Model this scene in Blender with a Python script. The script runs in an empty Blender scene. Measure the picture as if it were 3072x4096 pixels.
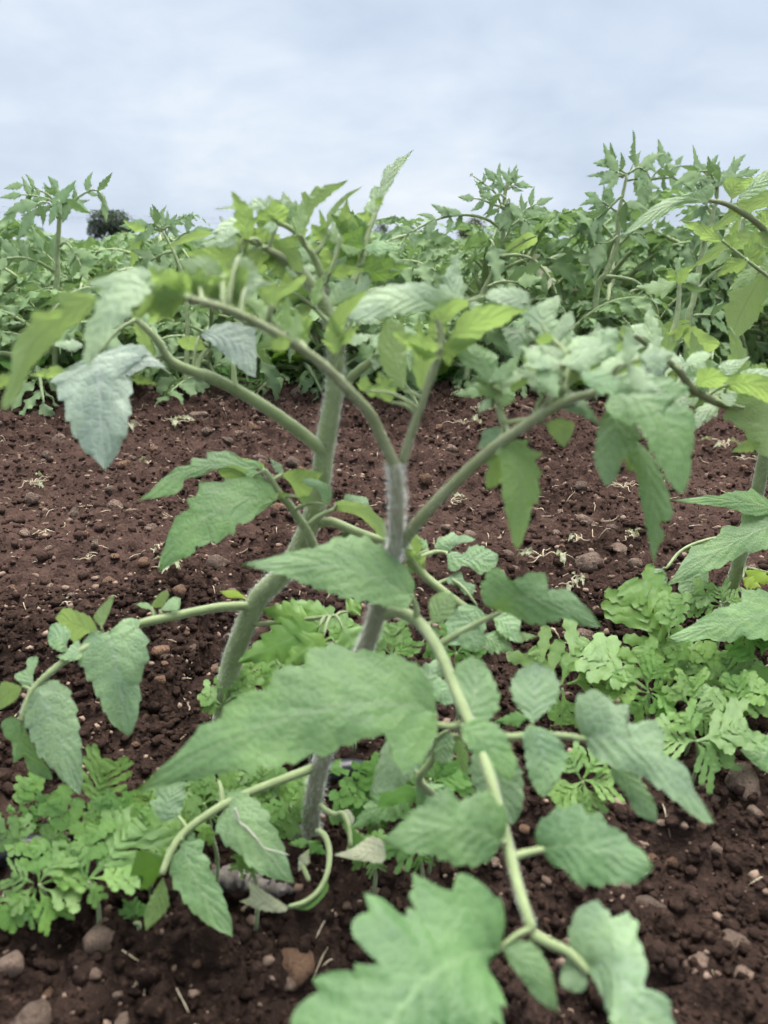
import bpy, math, random
import numpy as np
from mathutils import Vector, Matrix

random.seed(7)
rng = np.random.default_rng(7)
sc = bpy.context.scene
COL = sc.collection

# ------------------------------------------------------------------ camera
CAM_H = 0.36                       # metres above the soil
PITCH = math.radians(19.0)         # looking down
SRC_W, SRC_H = 3072.0, 4096.0
VFOV = math.radians(66.0)
F = SRC_H / 2 / math.tan(VFOV / 2)
cam_d = bpy.data.cameras.new('camera')
cam = bpy.data.objects.new('camera', cam_d)
COL.objects.link(cam)
cam.location = (0, 0, CAM_H)
cam.rotation_euler = (math.radians(90) - PITCH, 0, 0)
cam_d.sensor_fit = 'VERTICAL'
cam_d.sensor_height = 36.0
cam_d.lens = 18.0 / math.tan(VFOV / 2)
cam_d.clip_start = 0.02
cam_d.clip_end = 2000
cam_d.dof.use_dof = True
cam_d.dof.focus_distance = 0.92
cam_d.dof.aperture_fstop = cam_d.lens / 2.9     # about a 3 mm phone aperture
sc.camera = cam

# ------------------------------------------------------------------ sky, sun, exposure
SUN_EL, SUN_AZ = math.radians(70), math.radians(20)     # high, a little in front of the camera
world = bpy.data.worlds.new('World')
sc.world = world
world.use_nodes = True
nt = world.node_tree
nt.nodes.clear()
def wn(t, **kw):
    n = nt.nodes.new(t)
    for k, v in kw.items():
        setattr(n, k, v)
    return n
w_out = wn('ShaderNodeOutputWorld'); w_bg = wn('ShaderNodeBackground')
w_sky = wn('ShaderNodeTexSky', sky_type='NISHITA', sun_disc=False, sun_elevation=SUN_EL, sun_rotation=SUN_AZ)
w_co = wn('ShaderNodeTexCoord'); w_sep = wn('ShaderNodeSeparateXYZ')
nt.links.new(w_co.outputs['Generated'], w_sep.inputs[0])
def wmath(op, a, b=None):
    n = wn('ShaderNodeMath', operation=op)
    for i, v in enumerate((a, b)):
        if v is None: continue
        if isinstance(v, (int, float)): n.inputs[i].default_value = v
        else: nt.links.new(v, n.inputs[i])
    return n.outputs[0]
# cloud deck seen in perspective: direction divided by height
den = wmath('ADD', wmath('MAXIMUM', w_sep.outputs[2], 0.0), 0.34)
w_cmb = wn('ShaderNodeCombineXYZ')
nt.links.new(wmath('DIVIDE', w_sep.outputs[0], den), w_cmb.inputs[0])
nt.links.new(wmath('DIVIDE', w_sep.outputs[1], den), w_cmb.inputs[1])
w_cmb.inputs[2].default_value = 3.7
def wnoise(scale, detail, rough, dist):
    n = wn('ShaderNodeTexNoise'); n.inputs['Scale'].default_value = scale
    n.inputs['Detail'].default_value = detail; n.inputs['Roughness'].default_value = rough
    n.inputs['Distortion'].default_value = dist
    nt.links.new(w_cmb.outputs[0], n.inputs['Vector'])
    return n.outputs['Fac']
n1 = wnoise(1.5, 6, 0.50, 0.35)
n2 = wnoise(3.6, 5, 0.50, 0.4)
nsum = wmath('ADD', wmath('MULTIPLY', n1, 0.68), wmath('MULTIPLY', n2, 0.32))
ramp = wn('ShaderNodeValToRGB')
nt.links.new(nsum, ramp.inputs[0])
cr = ramp.color_ramp
cr.elements[0].position = 0.38; cr.elements[0].color = (0.60, 0.70, 0.85, 1)
cr.elements[1].position = 0.66; cr.elements[1].color = (0.90, 0.965, 1.04, 1)
e = cr.elements.new(0.50); e.color = (0.70, 0.80, 0.94, 1)
w_skys = wn('ShaderNodeMix', data_type='RGBA', blend_type='MULTIPLY')
w_skys.inputs[0].default_value = 1.0
nt.links.new(w_sky.outputs[0], w_skys.inputs[6]); w_skys.inputs[7].default_value = (0.10, 0.10, 0.10, 1)
w_mix = wn('ShaderNodeMix', data_type='RGBA'); w_mix.inputs[0].default_value = 0.93
nt.links.new(w_skys.outputs[2], w_mix.inputs[6]); nt.links.new(ramp.outputs[0], w_mix.inputs[7])
nt.links.new(w_mix.outputs[2], w_bg.inputs[0])
w_bg.inputs[1].default_value = 0.185
nt.links.new(w_bg.outputs[0], w_out.inputs[0])

sun_d = bpy.data.lights.new('sun', 'SUN')
sun_d.energy = 1.5
sun_d.angle = math.radians(55)
sun_d.color = (1.0, 0.97, 0.92)
sun = bpy.data.objects.new('sun', sun_d)
COL.objects.link(sun)
sun.rotation_euler = (math.pi / 2 - SUN_EL, 0, math.pi - SUN_AZ)

sc.view_settings.view_transform = 'Standard'
sc.view_settings.look = 'None'
sc.view_settings.exposure = 2.45
sc.view_settings.gamma = 1.0
sc.render.engine = 'CYCLES'
sc.cycles.use_denoising = True
sc.cycles.max_bounces = 3
sc.cycles.diffuse_bounces = 2
sc.cycles.glossy_bounces = 1
sc.cycles.transmission_bounces = 3
sc.cycles.transparent_max_bounces = 2
sc.cycles.caustics_reflective = False
sc.cycles.caustics_refractive = False
sc.cycles.use_adaptive_sampling = True
sc.cycles.adaptive_threshold = 0.08
sc.cycles.adaptive_min_samples = 12

# ------------------------------------------------------------------ measuring helpers
# traced sheets of the photograph: (x origin, y origin, scale)
VIEWS = {'V0': (0, 0, .54), 'V1': (0, 500, 1.08), 'V2': (1536, 500, 1.08), 'V3': (0, 1500, 1.08),
         'V4': (1536, 1500, 1.08), 'V5': (0, 2300, 1.08), 'V6': (1536, 2300, 1.08), 'V7': (0, 2896, 1.08),
         'V8': (1536, 2896, 1.08), 'T1': (0, 600, 2.16), 'T2': (768, 600, 2.16), 'T3': (1536, 600, 2.16),
         'T4': (2304, 500, 2.16), 'T5': (0, 1100, 2.16), 'T6': (768, 1100, 2.16), 'T7': (1536, 1100, 2.16),
         'T8': (2304, 1100, 2.16), 'X3': (768, 1700, 2.16), 'X4': (1536, 1700, 2.16), 'X5': (0, 3100, 2.16),
         'X6': (768, 3050, 2.16), 'X7': (2304, 2300, 2.16), 'X8': (1536, 2700, 2.16)}
SP, CP = math.sin(PITCH), math.cos(PITCH)
def S(view, x, y):
    ox, oy, s = VIEWS[view]
    return ox + x / s, oy + y / s
def Wn(sx, sy, d):
    """source position + depth in metres -> world point (arrays)"""
    sx = np.asarray(sx, float); sy = np.asarray(sy, float); d = np.asarray(d, float)
    X = (sx - SRC_W / 2) * d / F
    Yc = (SRC_H / 2 - sy) * d / F
    return np.stack([X, d * CP + Yc * SP, CAM_H - d * SP + Yc * CP], -1)
def W(view, x, y, d):
    return Wn(*S(view, x, y), d)
def gdepth(sx, sy, z=0.0):
    return (CAM_H - z) / (SP + (sy - SRC_H / 2) / F * CP)
def G(view, x, y, z=0.0):
    sx, sy = S(view, x, y)
    return Wn(sx, sy, gdepth(sx, sy, z))
CAMP = np.array([0, 0, CAM_H])

# ------------------------------------------------------------------ object helpers
def link(o, parent=None):
    COL.objects.link(o)
    if parent is not None:
        o.parent = parent
    return o
def tag(o, label=None, cat=None, group=None, kind=None):
    if label: o['label'] = label
    if cat: o['category'] = cat
    if group: o['group'] = group
    if kind: o['kind'] = kind
    return o
def empty(name, loc, **kw):
    o = bpy.data.objects.new(name, None)
    o.empty_display_size = 0.05
    o.location = tuple(float(v) for v in loc)
    link(o)
    return tag(o, **kw)
def make_mesh(name, v, f, uv=None, mat=None, smooth=True):
    """v (n,3); f (m,4) or (m,3) array or a list of both; uv per vertex"""
    me = bpy.data.meshes.new(name)
    v = np.asarray(v, np.float32)
    fl = f if isinstance(f, list) else [f]
    fl = [np.asarray(x, np.int32) for x in fl if len(x)]
    loops = np.concatenate([x.ravel() for x in fl])
    sizes = np.concatenate([np.full(len(x), x.shape[1], np.int32) for x in fl])
    me.vertices.add(len(v)); me.vertices.foreach_set('co', v.ravel())
    me.loops.add(len(loops)); me.loops.foreach_set('vertex_index', loops)
    me.polygons.add(len(sizes))
    st = np.concatenate([[0], np.cumsum(sizes)[:-1]]).astype(np.int32)
    me.polygons.foreach_set('loop_start', st)
    me.polygons.foreach_set('loop_total', sizes)
    me.polygons.foreach_set('use_smooth', np.full(len(sizes), smooth, bool))
    if uv is not None:
        l = me.uv_layers.new(name='UVMap')
        l.data.foreach_set('uv', np.asarray(uv, np.float32)[loops].ravel())
    if mat is not None:
        for m in (mat if isinstance(mat, (list, tuple)) else [mat]):
            me.materials.append(m)
    me.update(calc_edges=True)
    me.validate()
    return me
def obj(name, me, parent=None, loc=None, mw=None):
    o = bpy.data.objects.new(name, me)
    if loc is not None: o.location = tuple(float(x) for x in loc)
    if mw is not None: o.matrix_basis = mw
    return link(o, parent)

def catmull(P, per=8):
    P = np.asarray(P, float)
    if len(P) < 3:
        t = np.linspace(0, 1, per * max(1, len(P) - 1) + 1)[:, None]
        return P[0] * (1 - t) + P[-1] * t
    Q = np.vstack([2 * P[0] - P[1], P, 2 * P[-1] - P[-2]])
    out = []
    for i in range(1, len(Q) - 2):
        p0, p1, p2, p3 = Q[i - 1], Q[i], Q[i + 1], Q[i + 2]
        t = np.linspace(0, 1, per, endpoint=False)[:, None]
        out.append(.5 * (2 * p1 + (p2 - p0) * t + (2 * p0 - 5 * p1 + 4 * p2 - p3) * t ** 2 + (3 * p1 - p0 - 3 * p2 + p3) * t ** 3))
    out.append(P[-1:])
    return np.vstack(out)
def resample(P, n):
    P = np.asarray(P, float)
    s = np.concatenate([[0], np.cumsum(np.linalg.norm(np.diff(P[:, :2], axis=0), axis=1))])
    s /= max(s[-1], 1e-9)
    t = np.linspace(0, 1, n)
    return np.stack([np.interp(t, s, P[:, k]) for k in range(P.shape[1])], -1)

def tube_geo(P, R, n=8, per=5, ridged=0.0, cap=True):
    """P (k,3), R (k) -> verts, quads, uv"""
    PR = catmull(np.hstack([np.asarray(P, float), np.asarray(R, float)[:, None]]), per)
    C, r = PR[:, :3], np.maximum(PR[:, 3], 1e-4)
    T = np.gradient(C, axis=0)
    T /= np.linalg.norm(T, axis=1)[:, None] + 1e-12
    u = np.cross(T[0], [0.31, 0.17, 0.93]); u /= np.linalg.norm(u)
    U = []
    for k in range(len(C)):
        u = u - T[k] * np.dot(u, T[k]); u /= np.linalg.norm(u) + 1e-12
        U.append(u)
    U = np.array(U); V = np.cross(T, U)
    a = np.linspace(0, 2 * np.pi, n, endpoint=False)
    rr = r[:, None] * (1 + ridged * np.cos(a * 4)[None, :])
    v = C[:, None, :] + rr[..., None] * (np.cos(a)[None, :, None] * U[:, None, :] + np.sin(a)[None, :, None] * V[:, None, :])
    k = len(C)
    i = np.arange(k - 1)[:, None] * n; j = np.arange(n)[None, :]; j2 = (j + 1) % n
    q = np.stack([i + j, i + j2, i + n + j2, i + n + j], -1).reshape(-1, 4)
    v = v.reshape(-1, 3)
    uv = np.stack([np.repeat(np.linspace(0, 1, k), n), np.tile(np.linspace(0, 1, n), k)], -1)
    if cap:
        v = np.vstack([v, C[0] - T[0] * r[0] * .3, C[-1] + T[-1] * r[-1] * .6])
        uv = np.vstack([uv, [[0, 0], [1, 0]]])
        b, e = k * n, k * n + 1
        jj = np.arange(n); jn = (jj + 1) % n
        t1 = np.stack([np.full(n, b), jn, jj], -1)
        t2 = np.stack([np.full(n, e), (k - 1) * n + jj, (k - 1) * n + jn], -1)
        return v, [q, np.vstack([t1, t2])], uv
    return v, [q], uv
def join_geo(parts):
    """list of (v, faces list, uv) -> one"""
    V, Q, T, UV, o = [], [], [], [], 0
    for v, fl, uv in parts:
        V.append(v); UV.append(uv if uv is not None else np.zeros((len(v), 2)))
        for f in (fl if isinstance(fl, list) else [fl]):
            f = np.asarray(f)
            if not len(f): continue
            (Q if f.shape[1] == 4 else T).append(f + o)
        o += len(v)
    fl = []
    if Q: fl.append(np.vstack(Q))
    if T: fl.append(np.vstack(T))
    return np.vstack(V), fl, np.vstack(UV)

# ------------------------------------------------------------------ noise on arrays
def vnoise(x, y, seed=0):
    xi = np.floor(x).astype(np.int64); yi = np.floor(y).astype(np.int64)
    xf = x - xi; yf = y - yi
    xf = xf * xf * (3 - 2 * xf); yf = yf * yf * (3 - 2 * yf)
    def h(a, b):
        n = (a * 374761393 + b * 668265263 + seed * 974634777) & 0xFFFFFFFF
        n = ((n ^ (n >> 13)) * 1274126177) & 0xFFFFFFFF
        n = n ^ (n >> 16)
        return (n & 0xFFFF) / 65535.0
    a, b, c, d = h(xi, yi), h(xi + 1, yi), h(xi, yi + 1), h(xi + 1, yi + 1)
    return (a * (1 - xf) + b * xf) * (1 - yf) + (c * (1 - xf) + d * xf) * yf
def worley(x, y, seed=0):
    """distance to the nearest scattered point, cell size 1, and that cell's random number"""
    xi = np.floor(x).astype(np.int64); yi = np.floor(y).astype(np.int64)
    best = np.full(x.shape, 9.0); idv = np.zeros(x.shape)
    for dx in (-1, 0, 1):
        for dy in (-1, 0, 1):
            a, b = xi + dx, yi + dy
            n = (a * 73856093 ^ b * 19349663 ^ (seed * 83492791)) & 0xFFFFFFFF
            n = ((n ^ (n >> 15)) * 2246822519) & 0xFFFFFFFF
            n = n ^ (n >> 13)
            px = a + (n & 0x3FF) / 1023.0; py = b + ((n >> 10) & 0x3FF) / 1023.0
            r = ((n >> 20) & 0x3FF) / 1023.0
            dd = np.hypot(x - px, y - py)
            m = dd < best
            best = np.where(m, dd, best); idv = np.where(m, r, idv)
    return best, idv

# ------------------------------------------------------------------ materials
class NT:
    def __init__(s, name):
        s.m = bpy.data.materials.new(name); s.m.use_nodes = True
        s.t = s.m.node_tree; s.t.nodes.clear()
        s.out = s.n('ShaderNodeOutputMaterial')
    def n(s, t, **kw):
        n = s.t.nodes.new(t)
        for k, v in kw.items(): setattr(n, k, v)
        return n
    def put(s, sock, v):
        if isinstance(v, bpy.types.NodeSocket): s.t.links.new(v, sock)
        elif v is not None: sock.default_value = v
    def math(s, op, a, b=None, c=None, clamp=False):
        n = s.n('ShaderNodeMath', operation=op, use_clamp=clamp)
        for i, v in enumerate((a, b, c)): s.put(n.inputs[i], v)
        return n.outputs[0]
    def mix(s, f, a, b, blend='MIX'):
        n = s.n('ShaderNodeMix', data_type='RGBA', blend_type=blend)
        s.put(n.inputs[0], f); s.put(n.inputs[6], a); s.put(n.inputs[7], b)
        return n.outputs[2]
    def noise(s, vec, scale, detail=3, rough=.55, dist=0):
        n = s.n('ShaderNodeTexNoise')
        if vec is not None: s.put(n.inputs['Vector'], vec)
        n.inputs['Scale'].default_value = scale; n.inputs['Detail'].default_value = detail
        n.inputs['Roughness'].default_value = rough; n.inputs['Distortion'].default_value = dist
        return n.outputs['Fac']
    def rng(s, v, a, b, c=0., d=1.):
        n = s.n('ShaderNodeMapRange'); n.interpolation_type = 'SMOOTHSTEP'
        s.put(n.inputs[0], v)
        for i, x in enumerate((a, b, c, d)): n.inputs[i + 1].default_value = x
        return n.outputs[0]
    def bump(s, h, strength, dist):
        n = s.n('ShaderNodeBump'); s.put(n.inputs['Height'], h)
        n.inputs['Strength'].default_value = strength; n.inputs['Distance'].default_value = dist
        return n.outputs[0]
def rgb(r, g, b): return (r, g, b, 1.0)

def leaf_material(name, top, under, trans, nv=6.0, vein=(.32, .42, .23), vein_amt=.65, tmix=.36, rough=.45, patch=.35, spots=0.0, sheen=.08, fine=True, cells=1.0):
    k = NT(name)
    uv = k.n('ShaderNodeUVMap'); uv.uv_map = 'UVMap'
    sep = k.n('ShaderNodeSeparateXYZ'); k.put(sep.inputs[0], uv.outputs[0])
    s_, t_ = sep.outputs[0], sep.outputs[1]
    a = k.math('MULTIPLY', k.math('ABSOLUTE', k.math('SUBTRACT', t_, .5)), 2.0)
    geo = k.n('ShaderNodeNewGeometry'); tc = k.n('ShaderNodeTexCoord'); info = k.n('ShaderNodeObjectInfo')
    mid = k.rng(a, .075, .02)
    pat = k.noise(tc.outputs['Object'], 42 if fine else 3.5, 4 if fine else 2, .6)
    if fine:
        # side veins, bent and uneven
        wob = k.math('MULTIPLY', k.math('SUBTRACT', pat, .5), 1.1)
        ph = k.math('ADD', k.math('SUBTRACT', k.math('MULTIPLY', s_, nv), k.math('MULTIPLY', k.math('POWER', a, .8), nv * .30)), wob)
        tri = k.math('ABSOLUTE', k.math('SUBTRACT', k.math('FRACT', ph), .5))          # .5 on a vein
        lat = k.math('MULTIPLY', k.rng(tri, .41, .49), k.rng(a, 1.0, .45, .0, 1.))
        veins = k.math('MAXIMUM', k.math('MULTIPLY', lat, .45), mid)
    else:
        veins = mid
    pv = k.rng(pat, .32, .70)
    lo = tuple(c * (1 - patch * .6) for c in top[:3]) + (1,)
    hi = tuple(min(1, c * (1 + patch * .6) * q) for c, q in zip(top[:3], (1.10, 1.0, .90))) + (1,)
    c_top = k.mix(pv, lo, hi)
    c_top = k.mix(k.math('MULTIPLY', veins, vein_amt), c_top, rgb(*vein))
    if fine:
        vo = k.n('ShaderNodeTexVoronoi', feature='DISTANCE_TO_EDGE'); k.put(vo.inputs['Vector'], tc.outputs['Object'])
        vo.inputs['Scale'].default_value = 270
        cell = k.rng(vo.outputs['Distance'], .0, .22)
        c_top = k.mix(k.math('MULTIPLY', k.math('SUBTRACT', 1.0, cell), .20 * cells), c_top, rgb(*vein))
    col = k.mix(geo.outputs['Backfacing'], c_top, rgb(*under))
    if spots > 0:
        sp = k.n('ShaderNodeTexVoronoi'); k.put(sp.inputs['Vector'], tc.outputs['Object']); sp.inputs['Scale'].default_value = 420
        m = k.math('MULTIPLY', k.rng(sp.outputs['Distance'], .30, .12), k.math('GREATER_THAN', pat, .55))
        col = k.mix(k.math('MULTIPLY', m, spots), col, rgb(.03, .035, .015))
    hue = k.n('ShaderNodeHueSaturation')
    k.put(hue.inputs['Value'], k.math('ADD', k.math('MULTIPLY', info.outputs['Random'], .20), .90))
    k.put(hue.inputs['Saturation'], k.math('ADD', k.math('MULTIPLY', k.math('FRACT', k.math('MULTIPLY', info.outputs['Random'], 7.3)), .16), .92))
    k.put(hue.inputs['Hue'], k.math('ADD', k.math('MULTIPLY', k.math('FRACT', k.math('MULTIPLY', info.outputs['Random'], 13.7)), .012), .494))
    k.put(hue.inputs['Color'], col)
    col = hue.outputs[0]
    p = k.n('ShaderNodeBsdfPrincipled')
    k.put(p.inputs['Base Color'], col); p.inputs['Roughness'].default_value = rough
    p.inputs['Specular IOR Level'].default_value = .36 if fine else .18
    if not fine: p.inputs['Roughness'].default_value = .65
    if sheen and fine:
        p.inputs['Sheen Weight'].default_value = sheen; p.inputs['Sheen Roughness'].default_value = .45
        p.inputs['Sheen Tint'].default_value = (.85, .95, .95, 1)
    tr = k.n('ShaderNodeBsdfTranslucent')
    tcol = k.mix(k.math('MULTIPLY', veins, .5), rgb(*trans), rgb(*[x * .55 for x in trans]))
    k.put(tr.inputs['Color'], tcol)
    if fine:
        quilt = k.math('MULTIPLY', k.math('SUBTRACT', .5, tri), .15 + .5 * cells)
        nrm = k.bump(k.math('ADD', k.math('ADD', quilt, k.math('MULTIPLY', cell, .20 * cells)), k.math('MULTIPLY', pat, 1.0)), .46, .0017)
        k.put(p.inputs['Normal'], nrm); k.put(tr.inputs['Normal'], nrm)
    mx = k.n('ShaderNodeMixShader'); mx.inputs[0].default_value = tmix
    k.t.links.new(p.outputs[0], mx.inputs[1]); k.t.links.new(tr.outputs[0], mx.inputs[2])
    k.t.links.new(mx.outputs[0], k.out.inputs[0])
    return k.m
def simple_material(name, c1, c2, scale, rough=.6, bump=.3, bdist=.002, spec=.3, sheen=0., detail=5, r1=.3, r2=.7, coord='Object', extra=None):
    k = NT(name)
    tc = k.n('ShaderNodeTexCoord')
    nz = k.noise(tc.outputs[coord], scale, detail, .6)
    col = k.mix(k.rng(nz, r1, r2), rgb(*c1), rgb(*c2))
    if extra:
        info = k.n('ShaderNodeObjectInfo')
        h = k.n('ShaderNodeHueSaturation')
        k.put(h.inputs['Value'], k.math('ADD', k.math('MULTIPLY', info.outputs['Random'], extra * 2), 1 - extra))
        k.put(h.inputs['Hue'], k.math('ADD', k.math('MULTIPLY', k.math('FRACT', k.math('MULTIPLY', info.outputs['Random'], 9.1)), .04), .48))
        k.put(h.inputs['Color'], col); col = h.outputs[0]
    p = k.n('ShaderNodeBsdfPrincipled')
    k.put(p.inputs['Base Color'], col); p.inputs['Roughness'].default_value = rough
    p.inputs['Specular IOR Level'].default_value = spec
    p.inputs['Sheen Weight'].default_value = sheen
    if bump: k.put(p.inputs['Normal'], k.bump(nz, bump, bdist))
    k.t.links.new(p.outputs[0], k.out.inputs[0])
    return k.m

M = {}
M['old'] = leaf_material('tomato leaf mature', (.178, .330, .140), (.20, .31, .14), (.23, .40, .06), nv=6)
M['front'] = leaf_material('tomato leaf low with painted shade', (.120, .240, .100), (.18, .29, .12), (.20, .36, .05), nv=7, vein=(.25, .38, .18), vein_amt=.65)  # darker colour stands in for less skylight on steep front leaflets
M['big'] = leaf_material('tomato leaf large', (.178, .335, .138), (.20, .31, .14), (.23, .40, .06), nv=7, vein=(.29, .41, .22), vein_amt=.6)
M['blue'] = leaf_material('tomato leaf grey green', (.215, .362, .185), (.25, .34, .19), (.22, .36, .08), nv=6, vein=(.36, .46, .35), vein_amt=.4, patch=.4)
M['pale'] = leaf_material('tomato leaf pale', (.325, .465, .290), (.30, .41, .19), (.32, .47, .11), nv=6, vein=(.36, .46, .33), vein_amt=.4, patch=.35, tmix=.34)
M['silver'] = leaf_material('tomato leaf with painted sky sheen', (.325, .425, .355), (.30, .38, .25), (.22, .36, .08), nv=6, vein=(.46, .52, .46), vein_amt=.5, patch=.55, tmix=.25)  # sky reflection on the hairy top side is put into this colour
M['yng'] = leaf_material('tomato leaf young', (.215, .365, .140), (.29, .41, .16), (.38, .54, .14), nv=6, tmix=.52)
M['bg'] = leaf_material('tomato leaf in the crop', (.215, .335, .170), (.22, .32, .15), (.20, .32, .10), nv=5, vein_amt=.3, tmix=.34, fine=False, patch=.3)
M['weed'] = leaf_material('feathery weed leaf', (.160, .308, .078), (.20, .35, .09), (.26, .44, .05), nv=3, vein=(.30, .46, .20), vein_amt=.45, tmix=.30, spots=.5, sheen=.0, patch=.2, cells=0.0)
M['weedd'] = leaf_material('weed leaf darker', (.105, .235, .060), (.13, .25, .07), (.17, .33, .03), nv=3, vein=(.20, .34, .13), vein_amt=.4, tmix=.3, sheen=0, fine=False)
M['lime'] = leaf_material('yellow green leaf', (.33, .49, .06), (.33, .46, .05), (.48, .60, .02), nv=5, vein_amt=.3, tmix=.45, fine=False)
M['dry'] = leaf_material('wilted leaf', (.36, .40, .27), (.38, .40, .29), (.36, .38, .16), nv=6, vein=(.50, .50, .38), vein_amt=.5, tmix=.25, rough=.7, sheen=0)
M['stem'] = simple_material('tomato stem', (.215, .280, .115), (.305, .375, .175), 70, .6, .35, .001, .3, .35)
M['stemp'] = simple_material('tomato stem purplish', (.235, .245, .140), (.315, .305, .205), 60, .6, .15, .001, .3, .5)
M['stalk'] = simple_material('tomato leaf stalk', (.235, .275, .130), (.315, .345, .195), 60, .55, .1, .001, .3)
M['trail'] = simple_material('leaf miner trail', (.42, .42, .33), (.52, .50, .42), 200, .8, 0)
M['hair'] = simple_material('stem hair', (.75, .78, .70), (.85, .86, .80), 50, .6, 0, .001, .2)
M['straw'] = simple_material('straw and roots', (.36, .29, .19), (.55, .48, .36), 90, .8, .2, .001, .15)
M['pipe'] = simple_material('black pipe', (.012, .014, .018), (.02, .022, .026), 30, .28, .05, .0005, .5)
M['bark'] = simple_material('bark', (.05, .04, .03), (.10, .08, .06), 12, .9, .5, .01)
M['wood'] = simple_material('weathered root', (.10, .085, .075), (.24, .21, .19), 120, .9, .8, .003)
def stone_material(name, c1, c2, c3):
    k = NT(name); tc = k.n('ShaderNodeTexCoord'); v = tc.outputs['Object']; info = k.n('ShaderNodeObjectInfo')
    n1 = k.noise(v, 2.2, 5, .65); n2 = k.noise(v, 9.0, 4, .7)
    c = k.mix(k.rng(n2, .3, .7), rgb(*c1), rgb(*c2))
    c = k.mix(k.math('MULTIPLY', k.rng(n1, .50, .64), .8), c, rgb(*c3))                      # soil stuck to the stone
    h = k.n('ShaderNodeHueSaturation'); k.put(h.inputs['Color'], c)
    k.put(h.inputs['Value'], k.math('ADD', k.math('MULTIPLY', info.outputs['Random'], .7), .6))
    p = k.n('ShaderNodeBsdfPrincipled'); k.put(p.inputs['Base Color'], h.outputs[0]); p.inputs['Roughness'].default_value = .85
    p.inputs['Specular IOR Level'].default_value = .25
    k.put(p.inputs['Normal'], k.bump(k.math('ADD', n1, n2), .8, .12))
    k.t.links.new(p.outputs[0], k.out.inputs[0])
    return k.m
M['stone'] = stone_material('field stone', (.27, .18, .135), (.46, .34, .26), (.17, .108, .082))
M['stoner'] = stone_material('reddish stone', (.29, .16, .10), (.42, .26, .165), (.15, .085, .062))
M['gravel'] = simple_material('gravel', (.13, .082, .062), (.33, .24, .18), 60, .9, 0, .003, .2, detail=2)
M['far'] = leaf_material('far tree leaf with painted haze', (.165, .190, .185), (.07, .10, .065), (.08, .13, .04), nv=1, vein_amt=0, tmix=.25, rough=.7, sheen=0, fine=False)  # blue-grey haze of distance is mixed into the leaf colour
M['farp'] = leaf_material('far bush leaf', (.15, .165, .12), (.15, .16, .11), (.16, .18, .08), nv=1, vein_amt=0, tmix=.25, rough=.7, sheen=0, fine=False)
M['pink'] = simple_material('dry seed head', (.36, .26, .21), (.48, .36, .30), 9, .9, .2, .01)
M['wire'] = simple_material('overhead wire', (.22, .24, .27), (.26, .28, .3), 1, .6, 0)

def soil_material():
    k = NT('dark red brown soil')
    tc = k.n('ShaderNodeTexCoord'); v = tc.outputs['Object']
    n_big = k.noise(v, 2.6, 1, .6); n_mid = k.noise(v, 34, 3, .68); n_fin = k.noise(v, 230, 2, .7)
    c = k.mix(k.rng(n_mid, .30, .72), rgb(.0200, .0132, .0108), rgb(.063, .0395, .0325))
    c = k.mix(k.rng(n_big, .35, .65), c, k.mix(.6, c, rgb(.080, .051, .042)))
    c = k.mix(k.math('MULTIPLY', k.rng(n_fin, .50, .78), .65), c, rgb(.150, .090, .068))
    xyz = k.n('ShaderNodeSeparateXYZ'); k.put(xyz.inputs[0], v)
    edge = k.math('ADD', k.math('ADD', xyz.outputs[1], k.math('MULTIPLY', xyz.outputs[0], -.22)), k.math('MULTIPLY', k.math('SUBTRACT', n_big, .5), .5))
    damp_shade = k.rng(edge, .98, .62)  # wet soil by the drip line, plus painted shade under the plants
    c = k.mix(k.math('MULTIPLY', damp_shade, .75), c, k.mix(1.0, c, rgb(.50, .53, .52), 'MULTIPLY'))
    p = k.n('ShaderNodeBsdfDiffuse')
    k.put(p.inputs['Color'], c)
    k.put(p.inputs['Normal'], k.bump(k.math('ADD', n_mid, k.math('MULTIPLY', n_fin, .5)), .9, .006))
    k.t.links.new(p.outputs[0], k.out.inputs[0])
    return k.m
M['soil'] = soil_material()
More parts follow.
